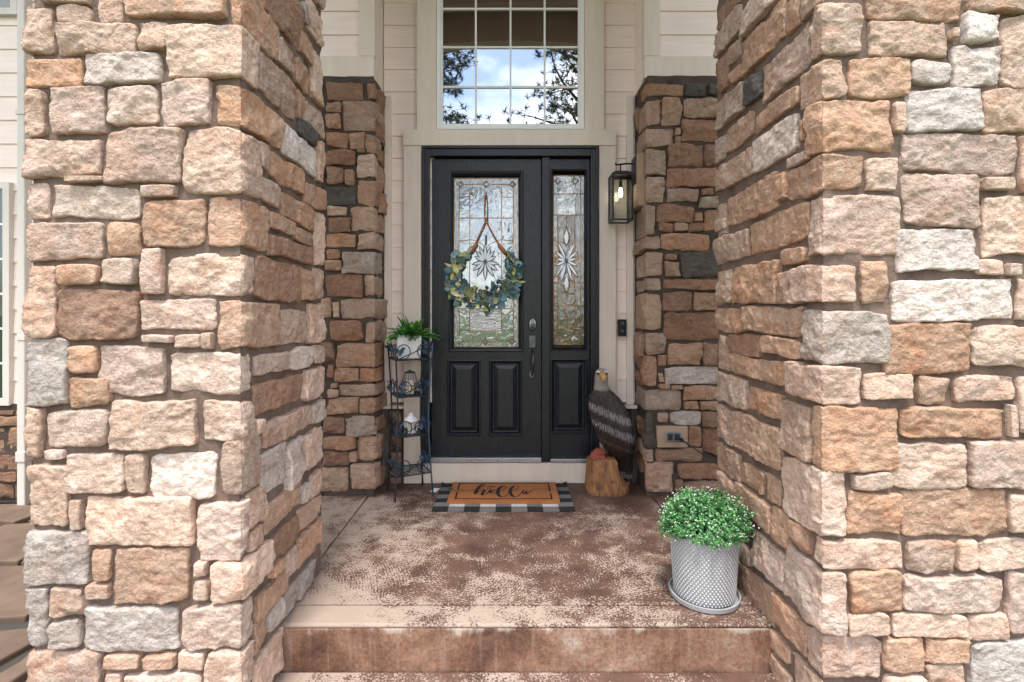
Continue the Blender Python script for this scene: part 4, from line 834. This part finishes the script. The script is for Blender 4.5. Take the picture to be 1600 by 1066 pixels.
# ------------------------------------------------------------ wall lantern, doorbell, outlet
lan = thing('wall_lantern', 'black glass box wall lantern with lit bulb on the stone corner', 'lantern', (.89, 3.93, 2.1))
lx, ly, lz0, lz1, hw = .890, 3.925, WZ(347, 3.925), WZ(274, 3.925), .076
b = MB(); r = .006
for sx in (-1, 1):
    for sy in (-1, 1): b.box(lx + sx * hw - r, lx + sx * hw + r, ly + sy * hw - r, ly + sy * hw + r, lz0 + .012, lz1 - .014)
for z, q in ((lz0, .012), (lz1 - .014, .014)):
    for s_ in (-1, 1): b.box(lx - hw - r, lx + hw + r, ly + s_ * hw - r, ly + s_ * hw + r, z, z + q); b.box(lx + s_ * hw - r, lx + s_ * hw + r, ly - hw + r, ly + hw - r, z, z + q)
b.build('frame', M['blackmetal'], lan)
MB().add([(lx - hw - r, ly - hw - r, lz1), (lx + hw + r, ly - hw - r, lz1), (lx + hw + r, ly + hw + r, lz1), (lx - hw - r, ly + hw + r, lz1), (lx - .045, ly - .045, lz1 + .024), (lx + .045, ly - .045, lz1 + .024), (lx + .045, ly + .045, lz1 + .024), (lx - .045, ly + .045, lz1 + .024)], [(3, 2, 1, 0), (4, 5, 6, 7), (0, 1, 5, 4), (1, 2, 6, 5), (2, 3, 7, 6), (3, 0, 4, 7)]).build('cap', M['blackmetal'], lan)
gm = bpy.data.materials.new('clear_glass'); gm.use_nodes = True; t = gm.node_tree; t.nodes.clear(); out = nd(t, 'ShaderNodeOutputMaterial')
fr_ = nd(t, 'ShaderNodeFresnel', {'IOR': 1.45}); ms = nd(t, 'ShaderNodeMixShader', {0: fr_.outputs[0], 1: nd(t, 'ShaderNodeBsdfTransparent', {'Color': (.95, .97, .96, 1)}).outputs[0], 2: nd(t, 'ShaderNodeBsdfGlossy', {'Roughness': .02}).outputs[0]}); t.links.new(ms.outputs[0], out.inputs[0])
for s_ in (-1, 1):
    MB().box(lx - hw + r, lx + hw - r, ly + s_ * hw - .001, ly + s_ * hw + .001, lz0 + .013, lz1 - .015).build('glass_pane', gm, lan); MB().box(lx + s_ * hw - .001, lx + s_ * hw + .001, ly - hw + r, ly + hw - r, lz0 + .013, lz1 - .015).build('glass_pane', gm, lan)
za = WZ(257, 3.925)
MB().tube([(lx, ly, lz1 + .02), (lx, ly, za - .02), (lx, ly, za)], .006, 8).build('stem', M['blackmetal'], lan, smooth=True)
MB().tube([(lx - .045, ly, za + .008), (lx - .03, ly, za - .004), (lx, ly, za), (lx + .05, ly, za + .006), (1.0, ly, za + .004)], .007, 8).build('arm', M['blackmetal'], lan, smooth=True)
MB().box(.990, 1.006, ly - .055, ly + .055, WZ(290, 3.925), WZ(247, 3.925)).build('backplate', M['blackmetal'], lan, bevel=.004)
MB().lathe([(.014, 0), (.014, .05), (.008, .055), (.008, .075)], (lx, ly, lz1 - .10), 12).build('socket', M['blackmetal'], lan, smooth=False)
em = bpy.data.materials.new('bulb_glow'); em.use_nodes = True; t = em.node_tree; t.nodes.clear(); t.links.new(nd(t, 'ShaderNodeEmission', {'Color': (1, .86, .66, 1), 'Strength': 7.}).outputs[0], nd(t, 'ShaderNodeOutputMaterial').inputs[0])
MB().lathe([(.004, -.075), (.012, -.068), (.017, -.05), (.017, -.035), (.011, -.01), (.009, 0)], (lx, ly, lz1 - .101), 14).build('bulb', em, lan, smooth=True)
blk = MB().box(1.000, 1.06, 3.815, 4.02, WZ(325, 3.9), WZ(244, 3.9)).build('mounting_block', M['beige_block'], lan, bevel=.006)
bell = thing('doorbell', 'small black doorbell on the trim right of the door', 'doorbell', (dx(970.5), WY - .02, dz(525)))
MB().box(dx(964.5), dx(976.5), WY - .05, WY - .002, dz(525), dz(499)).build('body', M['blackmetal'], bell, bevel=.005)
MB().lathe([(.013, 0), (.013, .004), (.009, .006)], (0, 0, 0), 20).build('button_ring', M['pewter'], bell, org=(0, 0, 0)); o = bpy.data.objects['button_ring']; o.rotation_euler = (R(90), 0, 0); o.location = Vector((dx(970.5), WY - .05, dz(517.5))) - WLOC[bell.name]
MB().box(dx(968), dx(973), WY - .052, WY - .0495, dz(507.5), dz(503)).build('camera_lens', M['pewter'], bell)
OY = 3.735
ob = thing('outlet', 'weatherproof outlet on a smooth beige block in the right stone wall', 'outlet', (WX(1051, OY), OY, WZ(700, OY)))
MB().box(WX(1027, OY), WX(1074.5, OY), OY - .005, OY + .05, WZ(699.5, OY), WZ(666.5, OY)).build('block', M['beige_block'], ob, bevel=.006)
MB().box(WX(1039.5, OY), WX(1064, OY), OY - .016, OY - .0052, WZ(690, OY), WZ(674.5, OY)).build('cover', M['alu'], ob, bevel=.004)
for x in (1046, 1057): MB().box(WX(x - 4, OY), WX(x + 4, OY), OY - .02, OY - .0165, WZ(687, OY), WZ(677.5, OY)).build('socket', M['pewter'], ob, bevel=.002)
MB().box(WX(1060, OY), WX(1065, OY), OY - .045, OY - .0205, WZ(688.5, OY), WZ(683, OY)).build('plug', M['cord'], ob, bevel=.003)
cd_ = catmull([(WX(1063, OY), 3.69, WZ(686, OY)), (WX(1072, OY), 3.66, WZ(692, OY)), (WX(1090, OY), 3.66, WZ(704, OY)), (WX(1112, OY), 3.67, WZ(714, OY)), (1.75, 3.67, .20), (1.95, 3.66, .02), (2.1, 3.5, .008)], 6)
tag(MB().tube(cd_, .0055, 6).build('power_cord', M['cord'], smooth=True), 'thin black power cord running from the outlet behind the pillar', 'cord')

# ------------------------------------------------------------ plant stand and what stands on it
pa, pb, pc, pd = [Vector((*q, 0)) for q in ((-.845, 3.654), (-.58, 3.78), (-.70, 4.015), (-.962, 3.905))]
ctr = (pa + pb + pc + pd) / 4
st = thing('plant_stand', 'blue black wrought iron four tier plant stand with leaf scrolls', 'plant stand', tuple(ctr))
def prof(z): return .80 + .20 * (abs(z - .62) / .62) ** 1.6 if z < .62 else .80 + .18 * ((z - .62) / .55) ** 1.4
def corner(p, z): return ctr + (p - ctr) * prof(z) + Vector((0, 0, z))
for p in (pa, pb, pc, pd): MB().tube([corner(p, z) for z in np.linspace(0.0, 1.17, 14)], .0065, 6).build('leg', M['blue_iron' if p in (pb,) else 'iron'], st, smooth=True)
SHZ = (1.05, .77, .47, .18)
lm = leaf_mesh(.08, .02, .006); lm.materials.clear(); lm.materials.append(M['blue_iron'])
for z in SHZ:
    cs = [corner(p, z) for p in (pa, pb, pc, pd)]; sh = MB()
    for i in range(4): sh.tube([cs[i], cs[(i + 1) % 4]], .0055, 5)
    for k in range(1, 8): sh.tube([cs[0].lerp(cs[3], k / 8), cs[1].lerp(cs[2], k / 8)], .003, 4)
    sh.build('shelf', M['iron'], st, smooth=True)
    for side, (i, j, mname) in enumerate(((0, 1, 'iron'), (3, 0, 'iron'), (1, 2, 'blue_iron'))):
        a, c = cs[i], cs[j]; d = (c - a); l = d.length; d.normalize(); up = Vector((0, 0, 1))
        for (o0, s_) in ((a, 1), (c, -1)):
            e = o0 + d * s_ * .006; pts = [e + d * s_ * (.052 + .05 * math.cos(t)) + up * (.062 + .055 * math.sin(t)) for t in np.linspace(math.pi * 1.05, -math.pi * .55, 12)]
            MB().tube(pts, .0042, 5).build('scroll', M[mname], st, smooth=True)
            for k in range(3):
                lf = bpy.data.objects.new('metal_leaf', lm); link(lf, st, tuple(e + d * s_ * lr.uniform(.01, .08) + up * lr.uniform(.01, .09)))
                lf.rotation_euler = (R(lr.uniform(20, 100)), R(lr.uniform(-40, 40)), lr.uniform(0, 6.28)); lf.scale = (.8,) * 3
        if side == 0: MB().tube([a + d * .02 + up * .008, a + d * l * .5 + up * .055, a + d * l * .92 + up * .115], .004, 5).build('cross_bar', M[mname], st, smooth=True)
# planter and fern
q = corner(ctr, SHZ[0]); rot = math.atan2((pb - pa).y, (pb - pa).x) * .35
def rotbox(m, cx, cy, hx0, hx1, z0, z1, cut=.02):
    pts = lambda h, z: [(cx + (sx * h * math.cos(rot) - sy * h * math.sin(rot)), cy + (sx * h * math.sin(rot) + sy * h * math.cos(rot)), z) for sx, sy in ((-1, -1), (1, -1), (1, 1), (-1, 1))]
    return m.add(pts(hx0, z0) + pts(hx1, z1) + pts(hx1 - cut, z1) + pts(hx0 - cut, z0 + .03), [(3, 2, 1, 0)] + [(i, (i + 1) % 4, 4 + (i + 1) % 4, 4 + i) for i in range(4)] + [(4 + i, 4 + (i + 1) % 4, 8 + (i + 1) % 4, 8 + i) for i in range(4)] + [(8 + i, 8 + (i + 1) % 4, 12 + (i + 1) % 4, 12 + i) for i in range(4)] + [(12, 13, 14, 15)])
zt = SHZ[0] + .006
fp = thing('potted_fern', 'white square planter with bushy green fern on the top shelf', 'plant', (q.x, q.y, zt))
rotbox(MB(), q.x, q.y, .083, .092, zt, zt + .175).build('planter', M['ceramic'], fp, bevel=.005)
rotbox(MB(), q.x, q.y, .068, .070, zt + .12, zt + .158, .01).build('soil', M['soil'], fp)
def with_tone(o, tones):
    at = o.data.attributes.new('tone', 'FLOAT', 'FACE'); at.data.foreach_set('value', np.array(tones, 'f')); return o
pr_ = random.Random(11); m = MB(); tones = []
for k in range(150):
    an = pr_.uniform(0, 6.283); el = pr_.uniform(.35, 1.5); ln = pr_.uniform(.08, .17) * (1.1 if abs(math.cos(an)) > .6 else .85); base = Vector((q.x + pr_.uniform(-.06, .06), q.y + pr_.uniform(-.06, .06), zt + .15)); tn = pr_.random()
    if math.sin(an) > .2: ln *= .7
    dr = Vector((math.cos(an) * math.cos(el), math.sin(an) * math.cos(el) * .8, math.sin(el))); p = base.copy(); prev = None
    for i in range(9):
        t_ = i / 8; p = p + dr * ln / 9; dr = (dr + Vector((0, 0, -.10 * (1.4 - math.sin(el) * .5)))).normalized(); sd_ = dr.cross(Vector((0, 0, 1))).normalized() if abs(dr.z) < .98 else Vector((1, 0, 0))
        if i > 0:
            for s_ in (-1, 1):
                l2 = .048 * (1 - t_ * .75); tip = p + sd_ * s_ * l2 + dr * l2 * .75 + Vector((0, 0, -.008)); wv_ = dr * .0125 + Vector((0, 0, .003)); md = (p + tip) / 2
                m.add([p, md - wv_, tip, md + wv_], [(0, 1, 2, 3)]); tones.append(min(1, max(0, tn * .6 + pr_.uniform(0, .5))))
        if prev is not None: m.add([prev - sd_ * .002, prev + sd_ * .002, p + sd_ * .0015, p - sd_ * .0015], [(0, 1, 2, 3)]); tones.append(.6)
        prev = p.copy()
tag(with_tone(m.build('fronds', M['fern'], fp), tones), kind='stuff')
# wire lantern
z = SHZ[1] + .0055; q2 = corner(ctr, SHZ[1])
wl_ = thing('wire_lantern', 'wire cage candle lantern on the second shelf of the plant stand', 'lantern', (q2.x, q2.y, z))
b = MB()
for k in range(8): a = k * math.pi / 4; b.tube([(q2.x + .062 * math.cos(a), q2.y + .062 * math.sin(a), z + .002), (q2.x + .066 * math.cos(a), q2.y + .066 * math.sin(a), z + .07), (q2.x + .040 * math.cos(a), q2.y + .040 * math.sin(a), z + .165)], .0022, 4)
for rr, zz in ((.063, .004), (.066, .07), (.041, .165)): b.tube([(q2.x + rr * math.cos(a), q2.y + rr * math.sin(a), z + zz) for a in np.linspace(0, 6.2832, 25)], .003, 4)
b.build('cage', M['iron'], wl_, smooth=True)
MB().lathe([(.04, 0), (.04, .006), (.012, .012), (.006, .022)], (q2.x, q2.y, z + .165), 16).build('lid', M['iron'], wl_, smooth=False); MB().lathe([(.034, 0), (.034, .10), (.03, .103)], (q2.x, q2.y, z + .001), 20).build('candle', M['candle'], wl_, smooth=False)
# white lantern
z = SHZ[2] + .0055; q3 = corner(ctr, SHZ[2]) + Vector((.01, 0, 0))
wh = thing('white_lantern', 'small white metal lantern with domed top on the third shelf', 'lantern', (q3.x, q3.y, z))
MB().lathe([(.048, 0), (.048, .012), (.044, .016)], (q3.x, q3.y, z), 6).build('base', M['ceramic'], wh)
for k in range(6): a = k * math.pi / 3; MB().tube([(q3.x + .044 * math.cos(a), q3.y + .044 * math.sin(a), z + .014), (q3.x + .044 * math.cos(a), q3.y + .044 * math.sin(a), z + .092)], .004, 4).build('post', M['ceramic'], wh)
MB().lathe([(.054, 0), (.05, .012), (.026, .034), (.02, .036), (.022, .048), (.012, .058), (.003, .062)], (q3.x, q3.y, z + .09), 12).build('roof', M['ceramic'], wh, smooth=False)
MB().lathe([(.022, 0), (.022, .05), (.018, .052)], (q3.x, q3.y, z + .016), 14).build('candle', M['candle'], wh)

# ------------------------------------------------------------ carved eagle on a log
def log_mat():
    m, t, b = newmat('carved_log'); v = objvec(t, False); sv = nd(t, 'ShaderNodeMapping', {'Vector': v, 'Scale': (9, 9, 1.6)}).outputs[0]
    n = noise(t, sv, 3, 6, .6, 1.4); c = ramp(t, n, [(.28, (.09, .03, .012)), (.45, (.22, .095, .035)), (.62, (.34, .165, .065)), (.8, (.42, .25, .12))])
    c = mixc(t, ramp(t, noise(t, v, 14, 4), [(.58, 0.), (.68, .7)]), c, (.09, .04, .02)); t.links.new(c, b.inputs['Base Color']); b.inputs['Roughness'].default_value = .6; bump(t, b, n, .6, .01); return m
eg = thing('eagle_statue', 'carved wooden bald eagle statue perched on a log beside the door', 'statue', (.775, 3.885, 0))
def ring_mesh(cs, n=40): pass
m = MB(); vs = []; prof_ = [(.0, 1.), (.02, 1.03), (.10, 1.01), (.20, .97), (.26, .93), (.275, .80)]
n = 36
for z, s_ in prof_:
    for k in range(n):
        a = 2 * math.pi * k / n; rr = s_ * (1 + .06 * vnoise(np.array(math.cos(a) * 2 + 5), np.array(math.sin(a) * 2 + z * 3)) + .03 * math.sin(5 * a + 1))
        zz = z
        X_ = .775 + .172 * rr * math.cos(a); Y_ = 3.885 + .125 * rr * math.sin(a)
        if math.cos(a) > .45 and z > .07: zz = .065 + (z - .07) * .03; 
        vs.append((X_, Y_, max(0.0, float(zz))))
m.add(vs, [(i * n + k, i * n + (k + 1) % n, (i + 1) * n + (k + 1) % n, (i + 1) * n + k) for i in range(len(prof_) - 1) for k in range(n)] + [tuple(range(n - 1, -1, -1)), tuple((len(prof_) - 1) * n + k for k in range(n))])
m.build('log', log_mat(), eg, smooth=False)
def blob(name, c, r3, mat, par, amp=.12, f=9, nu=18, nv=12):
    m = MB(); vs = []
    for i in range(nv + 1):
        th = math.pi * i / nv
        for k in range(nu):
            a = 2 * math.pi * k / nu; d = Vector((math.sin(th) * math.cos(a), math.sin(th) * math.sin(a), -math.cos(th))); s_ = 1 + amp * float(fbm(np.array(d.x * 2 + f), np.array(d.y * 2 + d.z * 3), 3)); vs.append((c[0] + d.x * r3[0] * s_, c[1] + d.y * r3[1] * s_, c[2] + d.z * r3[2] * s_))
    m.add(vs, [(i * nu + k, i * nu + (k + 1) % nu, (i + 1) * nu + (k + 1) % nu, (i + 1) * nu + k) for i in range(nv) for k in range(nu)]); return m.build(name, mat, par, smooth=True)
blob('perch_rock', (.70, 3.865, .285), (.062, .062, .045), M['redpaint'], eg, .45, 4)
def eagle_mat():
    m, t, b = newmat('painted_feathers'); a = nd(t, 'ShaderNodeAttribute', attribute_name='band').outputs['Fac']; fe = nd(t, 'ShaderNodeAttribute', attribute_name='ridge').outputs['Fac']; v = objvec(t, False)
    n = noise(t, v, 26, 4); x = math_(t, 'ADD', a, math_(t, 'MULTIPLY', math_(t, 'SUBTRACT', n, .5), .06))
    br, wt, hd = (.055, .037, .029), (.32, .29, .30), (.24, .215, .19)
    c = ramp(t, x, [(0, wt), (.125, wt), (.14, br), (.33, br), (.36, (.12, .10, .10)), (.39, br), (.44, br), (.462, (.30, .20, .20)), (.475, wt), (.505, wt), (.525, br), (.575, br), (.595, (.33, .26, .26)), (.61, wt), (.64, wt), (.66, br), (.80, br), (.825, hd)]) 
    c = mixc(t, ramp(t, fe, [(.1, .9), (.55, 0.)]), c, (.006, .004, .004)); c = mixc(t, ramp(t, noise(t, v, 60, 3), [(.62, 0.), (.72, .5)]), c, (.30, .16, .12))
    t.links.new(c, b.inputs['Base Color']); b.inputs['Roughness'].default_value = .5; wvv = nd(t, 'ShaderNodeMapping', {'Vector': v, 'Rotation': (0, R(-14), 0), 'Scale': (1, 1, .22)}).outputs[0]
    wave = nd(t, 'ShaderNodeTexWave', {'Vector': wvv, 'Scale': 26., 'Distortion': 5., 'Detail': 2., 'Detail Scale': 1.5}, bands_direction='X').outputs['Fac']
    low = math_(t, 'LESS_THAN', a, .80); gr = math_(t, 'MULTIPLY', ramp(t, wave, [(.15, .85), (.5, 0.)]), low)
    t.links.new(mixc(t, gr, c, (.008, .006, .005)), b.inputs['Base Color']); bump(t, b, math_(t, 'ADD', math_(t, 'MULTIPLY', wave, low), math_(t, 'MULTIPLY', noise(t, v, 70, 3), .4)), .8, .008); return m
# spine from the tail tip up to the crown: (x, y, z, half width, half depth)
sp = [(.938, 3.93, .085, .050, .014), (.925, 3.92, .15, .055, .020), (.905, 3.91, .225, .062, .034), (.885, 3.90, .285, .088, .062), (.862, 3.885, .35, .118, .095), (.838, 3.875, .43, .142, .118), (.815, 3.87, .52, .152, .128), (.790, 3.87, .61, .150, .125), (.768, 3.868, .69, .138, .112), (.745, 3.865, .755, .108, .092), (.728, 3.86, .805, .072, .070), (.722, 3.855, .85, .058, .060), (.722, 3.85, .895, .056, .060), (.723, 3.848, .935, .052, .056), (.724, 3.848, .962, .036, .04), (.724, 3.848, .972, .008, .01)]
S_ = catmull([q_[:5] for q_ in sp], 7); n = 56; vs = []; band = []; ridge = []
for i, (x, y, z, a_, d_) in enumerate(S_):
    t_ = i / (len(S_) - 1)
    for k in range(n):
        an = 2 * math.pi * k / n; ca, sa = math.cos(an), math.sin(an); body = max(0, min(1, (.80 - z) / .06)) * max(0, min(1, (z - .1) / .1))
        col_ = 11; ph = an * col_ / 2 * 1.0; row = z * 21 + (.5 if int(an * col_ / math.pi) % 2 else 0) - .9 * ca
        rg = abs(math.sin(an * col_ + 6 * z)) * .55 + .45 * (row % 1.0); d = (rg - .4) * .016 * body
        wing = .02 * body * max(0, abs(ca) - .35)
        vs.append((x + (a_ * .93 + d + wing) * ca, y + (d_ + d + wing * .5) * sa, z + .25 * a_ * -ca * body * .5)); band.append(z + .05 * ca * min(1, a_ / .14) if z < .76 else z); ridge.append(rg if body > .5 else 1.)
m = MB().add(vs, [(i * n + k, i * n + (k + 1) % n, (i + 1) * n + (k + 1) % n, (i + 1) * n + k) for i in range(len(S_) - 1) for k in range(n)] + [tuple(range(n - 1, -1, -1))])
o = m.build('body', eagle_mat(), eg, smooth=True)
for nm, vals in (('band', band), ('ridge', ridge)): at = o.data.attributes.new(nm, 'FLOAT', 'POINT'); at.data.foreach_set('value', np.array(vals, 'f'))
bx, by, bz = .722, 3.79, .912
MB().tube([(bx, by + .02, bz + .008), (bx - .002, by - .012, bz + .010), (bx - .003, by - .040, bz), (bx - .004, by - .052, bz - .022), (bx - .004, by - .05, bz - .038)], [.030, .028, .022, .012, .003], 10).build('beak', M['beak'], eg, smooth=True)
for s_ in (-1, 1): blob('eye', (bx + s_ * .034, by + .018, bz + .02), (.009, .008, .008), M['blackmetal'], eg, 0, 1, 10, 8); blob('brow', (bx + s_ * .03, by + .018, bz + .037), (.022, .016, .008), M['candle'], eg, .1, 3, 12, 8)
for s_ in (): MB().tube([(.77 + s_, 3.82, .40), (.755 + s_, 3.80, .33), (.745 + s_, 3.785, .30)], [.03, .022, .014], 8).build('leg', M['beak'], eg, smooth=True)

# ------------------------------------------------------------ flower pot with saucer
PX, PY = .968, 2.445
fp2 = thing('flower_pot', 'grey dimpled flower pot of tiny white blossoms at the right pillar', 'plant', (PX, PY, 0))
MB().lathe([(.150, 0), (.164, .006), (.168, .03), (.160, .030), (.156, .012), (.01, .011)], (PX, PY, .0005), 48).build('saucer', M['potgrey'], fp2, smooth=False, bevel=.002)
pz = .012; ph_ = .325; rp_ = lambda z: .138 + .022 * (z / ph_) ** .8
MB().lathe([(rp_(0) - .01, 0), (rp_(0), .008)] + [(rp_(z), z) for z in np.linspace(.03, ph_ - .004, 8)] + [(rp_(ph_) - .003, ph_), (rp_(ph_) - .012, ph_), (rp_(ph_) - .016, ph_ - .03), (.01, ph_ - .03)], (PX, PY, pz), 64).build('pot', M['potgrey'], fp2, smooth=True)
m = MB(); rows_ = 25; nn = 52
for j in range(rows_):
    z = .014 + (ph_ - .028) * j / (rows_ - 1); rr = rp_(z)
    for k in range(nn):
        a = 2 * math.pi * (k + (j % 2) * .5) / nn; c = Vector((PX + rr * math.cos(a), PY + rr * math.sin(a), pz + z)); nrm = Vector((math.cos(a), math.sin(a), 0)); tg = Vector((-math.sin(a), math.cos(a), 0)); s_ = .0056
        s_ = .0046; up = Vector((0, 0, 1)); ring_ = [c + (tg * math.cos(q_) + up * math.sin(q_)) * s_ for q_ in (0, 1.047, 2.094, 3.1416, 4.189, 5.236)]
        top_ = [p + nrm * .0042 - (p - c) * .45 for p in ring_]; m.add(ring_ + top_, [(i, (i + 1) % 6, 6 + (i + 1) % 6, 6 + i) for i in range(6)] + [(6, 7, 8, 9, 10, 11)])
tag(m.build('raised_dots', M['dot'], fp2), kind='stuff')
MB().lathe([(.135, 0), (.135, .01), (.01, .025)], (PX, PY, pz + ph_ - .03), 24).build('soil', M['soil'], fp2)
m = MB(); tones = []; fm = MB(); fr2 = random.Random(21)
for k in range(1500):
    a = fr2.uniform(0, 6.283); u_ = math.sqrt(fr2.random()); th = u_ * 1.75; lump = 1 + .16 * float(fbm(np.array(2.2 * math.cos(a) * u_ + 3), np.array(2.2 * math.sin(a) * u_ + 7), 2)); top = Vector((PX + .005 + .20 * lump * math.sin(th) * math.cos(a) * (1 if th < 1.57 else 1.02), PY + .195 * math.sin(th) * math.sin(a), pz + ph_ + .015 + .18 * lump * math.cos(th) * (1 if th < 1.57 else .45))) + Vector((fr2.gauss(0, .012), fr2.gauss(0, .012), fr2.gauss(0, .012)))
    if top.x > 1.15: top.x = 1.15 + (top.x - 1.15) * .3
    b_ = Vector((PX + .10 * u_ * math.cos(a), PY + .10 * u_ * math.sin(a), pz + ph_ - .01)); ax = (top - b_).normalized(); sd_ = ax.cross(Vector((fr2.uniform(-1, 1), fr2.uniform(-1, 1), .3))).normalized()
    m.add([b_ - sd_ * .0012, b_ + sd_ * .0012, top + sd_ * .0008, top - sd_ * .0008], [(0, 1, 2, 3)]); tones.append(.35)
    for q_ in range(7):
        t_ = fr2.uniform(.45, 1.); p = b_.lerp(top, t_); d_ = Vector((fr2.gauss(0, 1), fr2.gauss(0, 1), fr2.gauss(.4, .8))).normalized(); s2 = d_.cross(ax).normalized() if d_.cross(ax).length > .01 else sd_; l2 = fr2.uniform(.011, .021)
        m.add([p, p + d_ * l2 * .5 + s2 * .0045, p + d_ * l2, p + d_ * l2 * .5 - s2 * .0045], [(0, 1, 2, 3)]); tones.append(max(0, min(1, fr2.uniform(.05, .6) + .4 * (t_ - .6) * 2)))
    if fr2.random() < .34:
        for r_ in range(fr2.randint(1, 2)):
            c = top + Vector((fr2.gauss(0, .006), fr2.gauss(0, .006), fr2.uniform(.002, .014))); e1 = Vector((fr2.gauss(0, 1), fr2.gauss(0, 1), fr2.gauss(0, .4))).normalized(); e2 = e1.cross(Vector((fr2.gauss(0, .3), fr2.gauss(0, .5) - .4, 1)).normalized()).normalized(); s_ = fr2.uniform(.0026, .0044)
            fm.add([c + (e1 * math.cos(g) + e2 * math.sin(g)) * s_ * (1 if i % 2 == 0 else .55) for i, g in enumerate(np.linspace(0, 6.2832, 9)[:-1])], [tuple(range(8))])
tag(with_tone(m.build('foliage', M['foliage'], fp2), tones), kind='stuff'); tag(fm.build('blossoms', M['petal'], fp2), kind='stuff')

# ------------------------------------------------------------ pine trees behind the camera (seen mirrored in the glass)
def pine(seed, H, label, loc):
    r_ = random.Random(seed); root = thing('pine_tree', label, 'tree', loc, 'pines facing the house'); x0, y0, z0 = loc
    MB().tube([(x0 + .15 * math.sin(z * .4), y0 + .1 * math.cos(z * .5), z0 + z) for z in np.linspace(0, H, 12)], [.24 * (1 - .88 * i / 11) for i in range(12)], 10).build('trunk', M['bark'], root, smooth=True)
    lim = MB(); nd_ = MB(); tones = []
    for k in range(52):
        h = H * (.30 + .68 * (k / 52) ** .9); ln = (1 - (h / H) ** 1.6) * H * .26 + .5; ln *= r_.uniform(.6, 1.1); an = k * 2.4 + r_.uniform(-.4, .4); p = Vector((x0, y0, z0 + h)); dr = Vector((math.cos(an), math.sin(an), r_.uniform(-.05, .35))); pts = [p.copy()]
        for i in range(6):
            dr = (dr + Vector((r_.gauss(0, .16), r_.gauss(0, .16), r_.gauss(.03, .1)))).normalized(); p = p + dr * ln / 6; pts.append(p.copy())
            if i >= 1:
                for q_ in range(5):
                    tw = p + Vector((r_.gauss(0, .30), r_.gauss(0, .30), r_.gauss(.05, .2))); lim.tube([p, tw], [.012, .006], 3, False); tn = r_.random()
                    for n_ in range(26):
                        d_ = Vector((r_.gauss(0, 1), r_.gauss(0, 1), r_.gauss(.35, 1))).normalized(); l2 = r_.uniform(.14, .26); s2 = d_.cross(Vector((r_.gauss(0, 1), r_.gauss(0, 1), r_.gauss(0, 1)))).normalized() * .013
                        nd_.add([tw - s2, tw + s2, tw + d_ * l2], [(0, 1, 2)]); tones.append(tn)
        lim.tube(pts, [.06 * (1 - i / 7) * (ln / 3 + .3) for i in range(7)], 5, False)
    lim.build('limbs', M['bark'], root, smooth=True); with_tone(nd_.build('crown', M['needle'], root), tones); return root
pine(1, 14, 'tall pine tree mirrored at the left of the upper window', (-3.1, -10.5, -.34)); pine(2, 15, 'tall pine tree mirrored at the right of the upper window', (2.7, -9.5, -.34))
pine(3, 12, 'pine tree standing far left across the lawn', (-9, -7, -.34)); pine(4, 13, 'pine tree standing far right across the lawn', (10, -22, -.34)); pine(6, 9, 'shorter pine tree standing in the middle of the lawn', (1.5, -27, -.34))
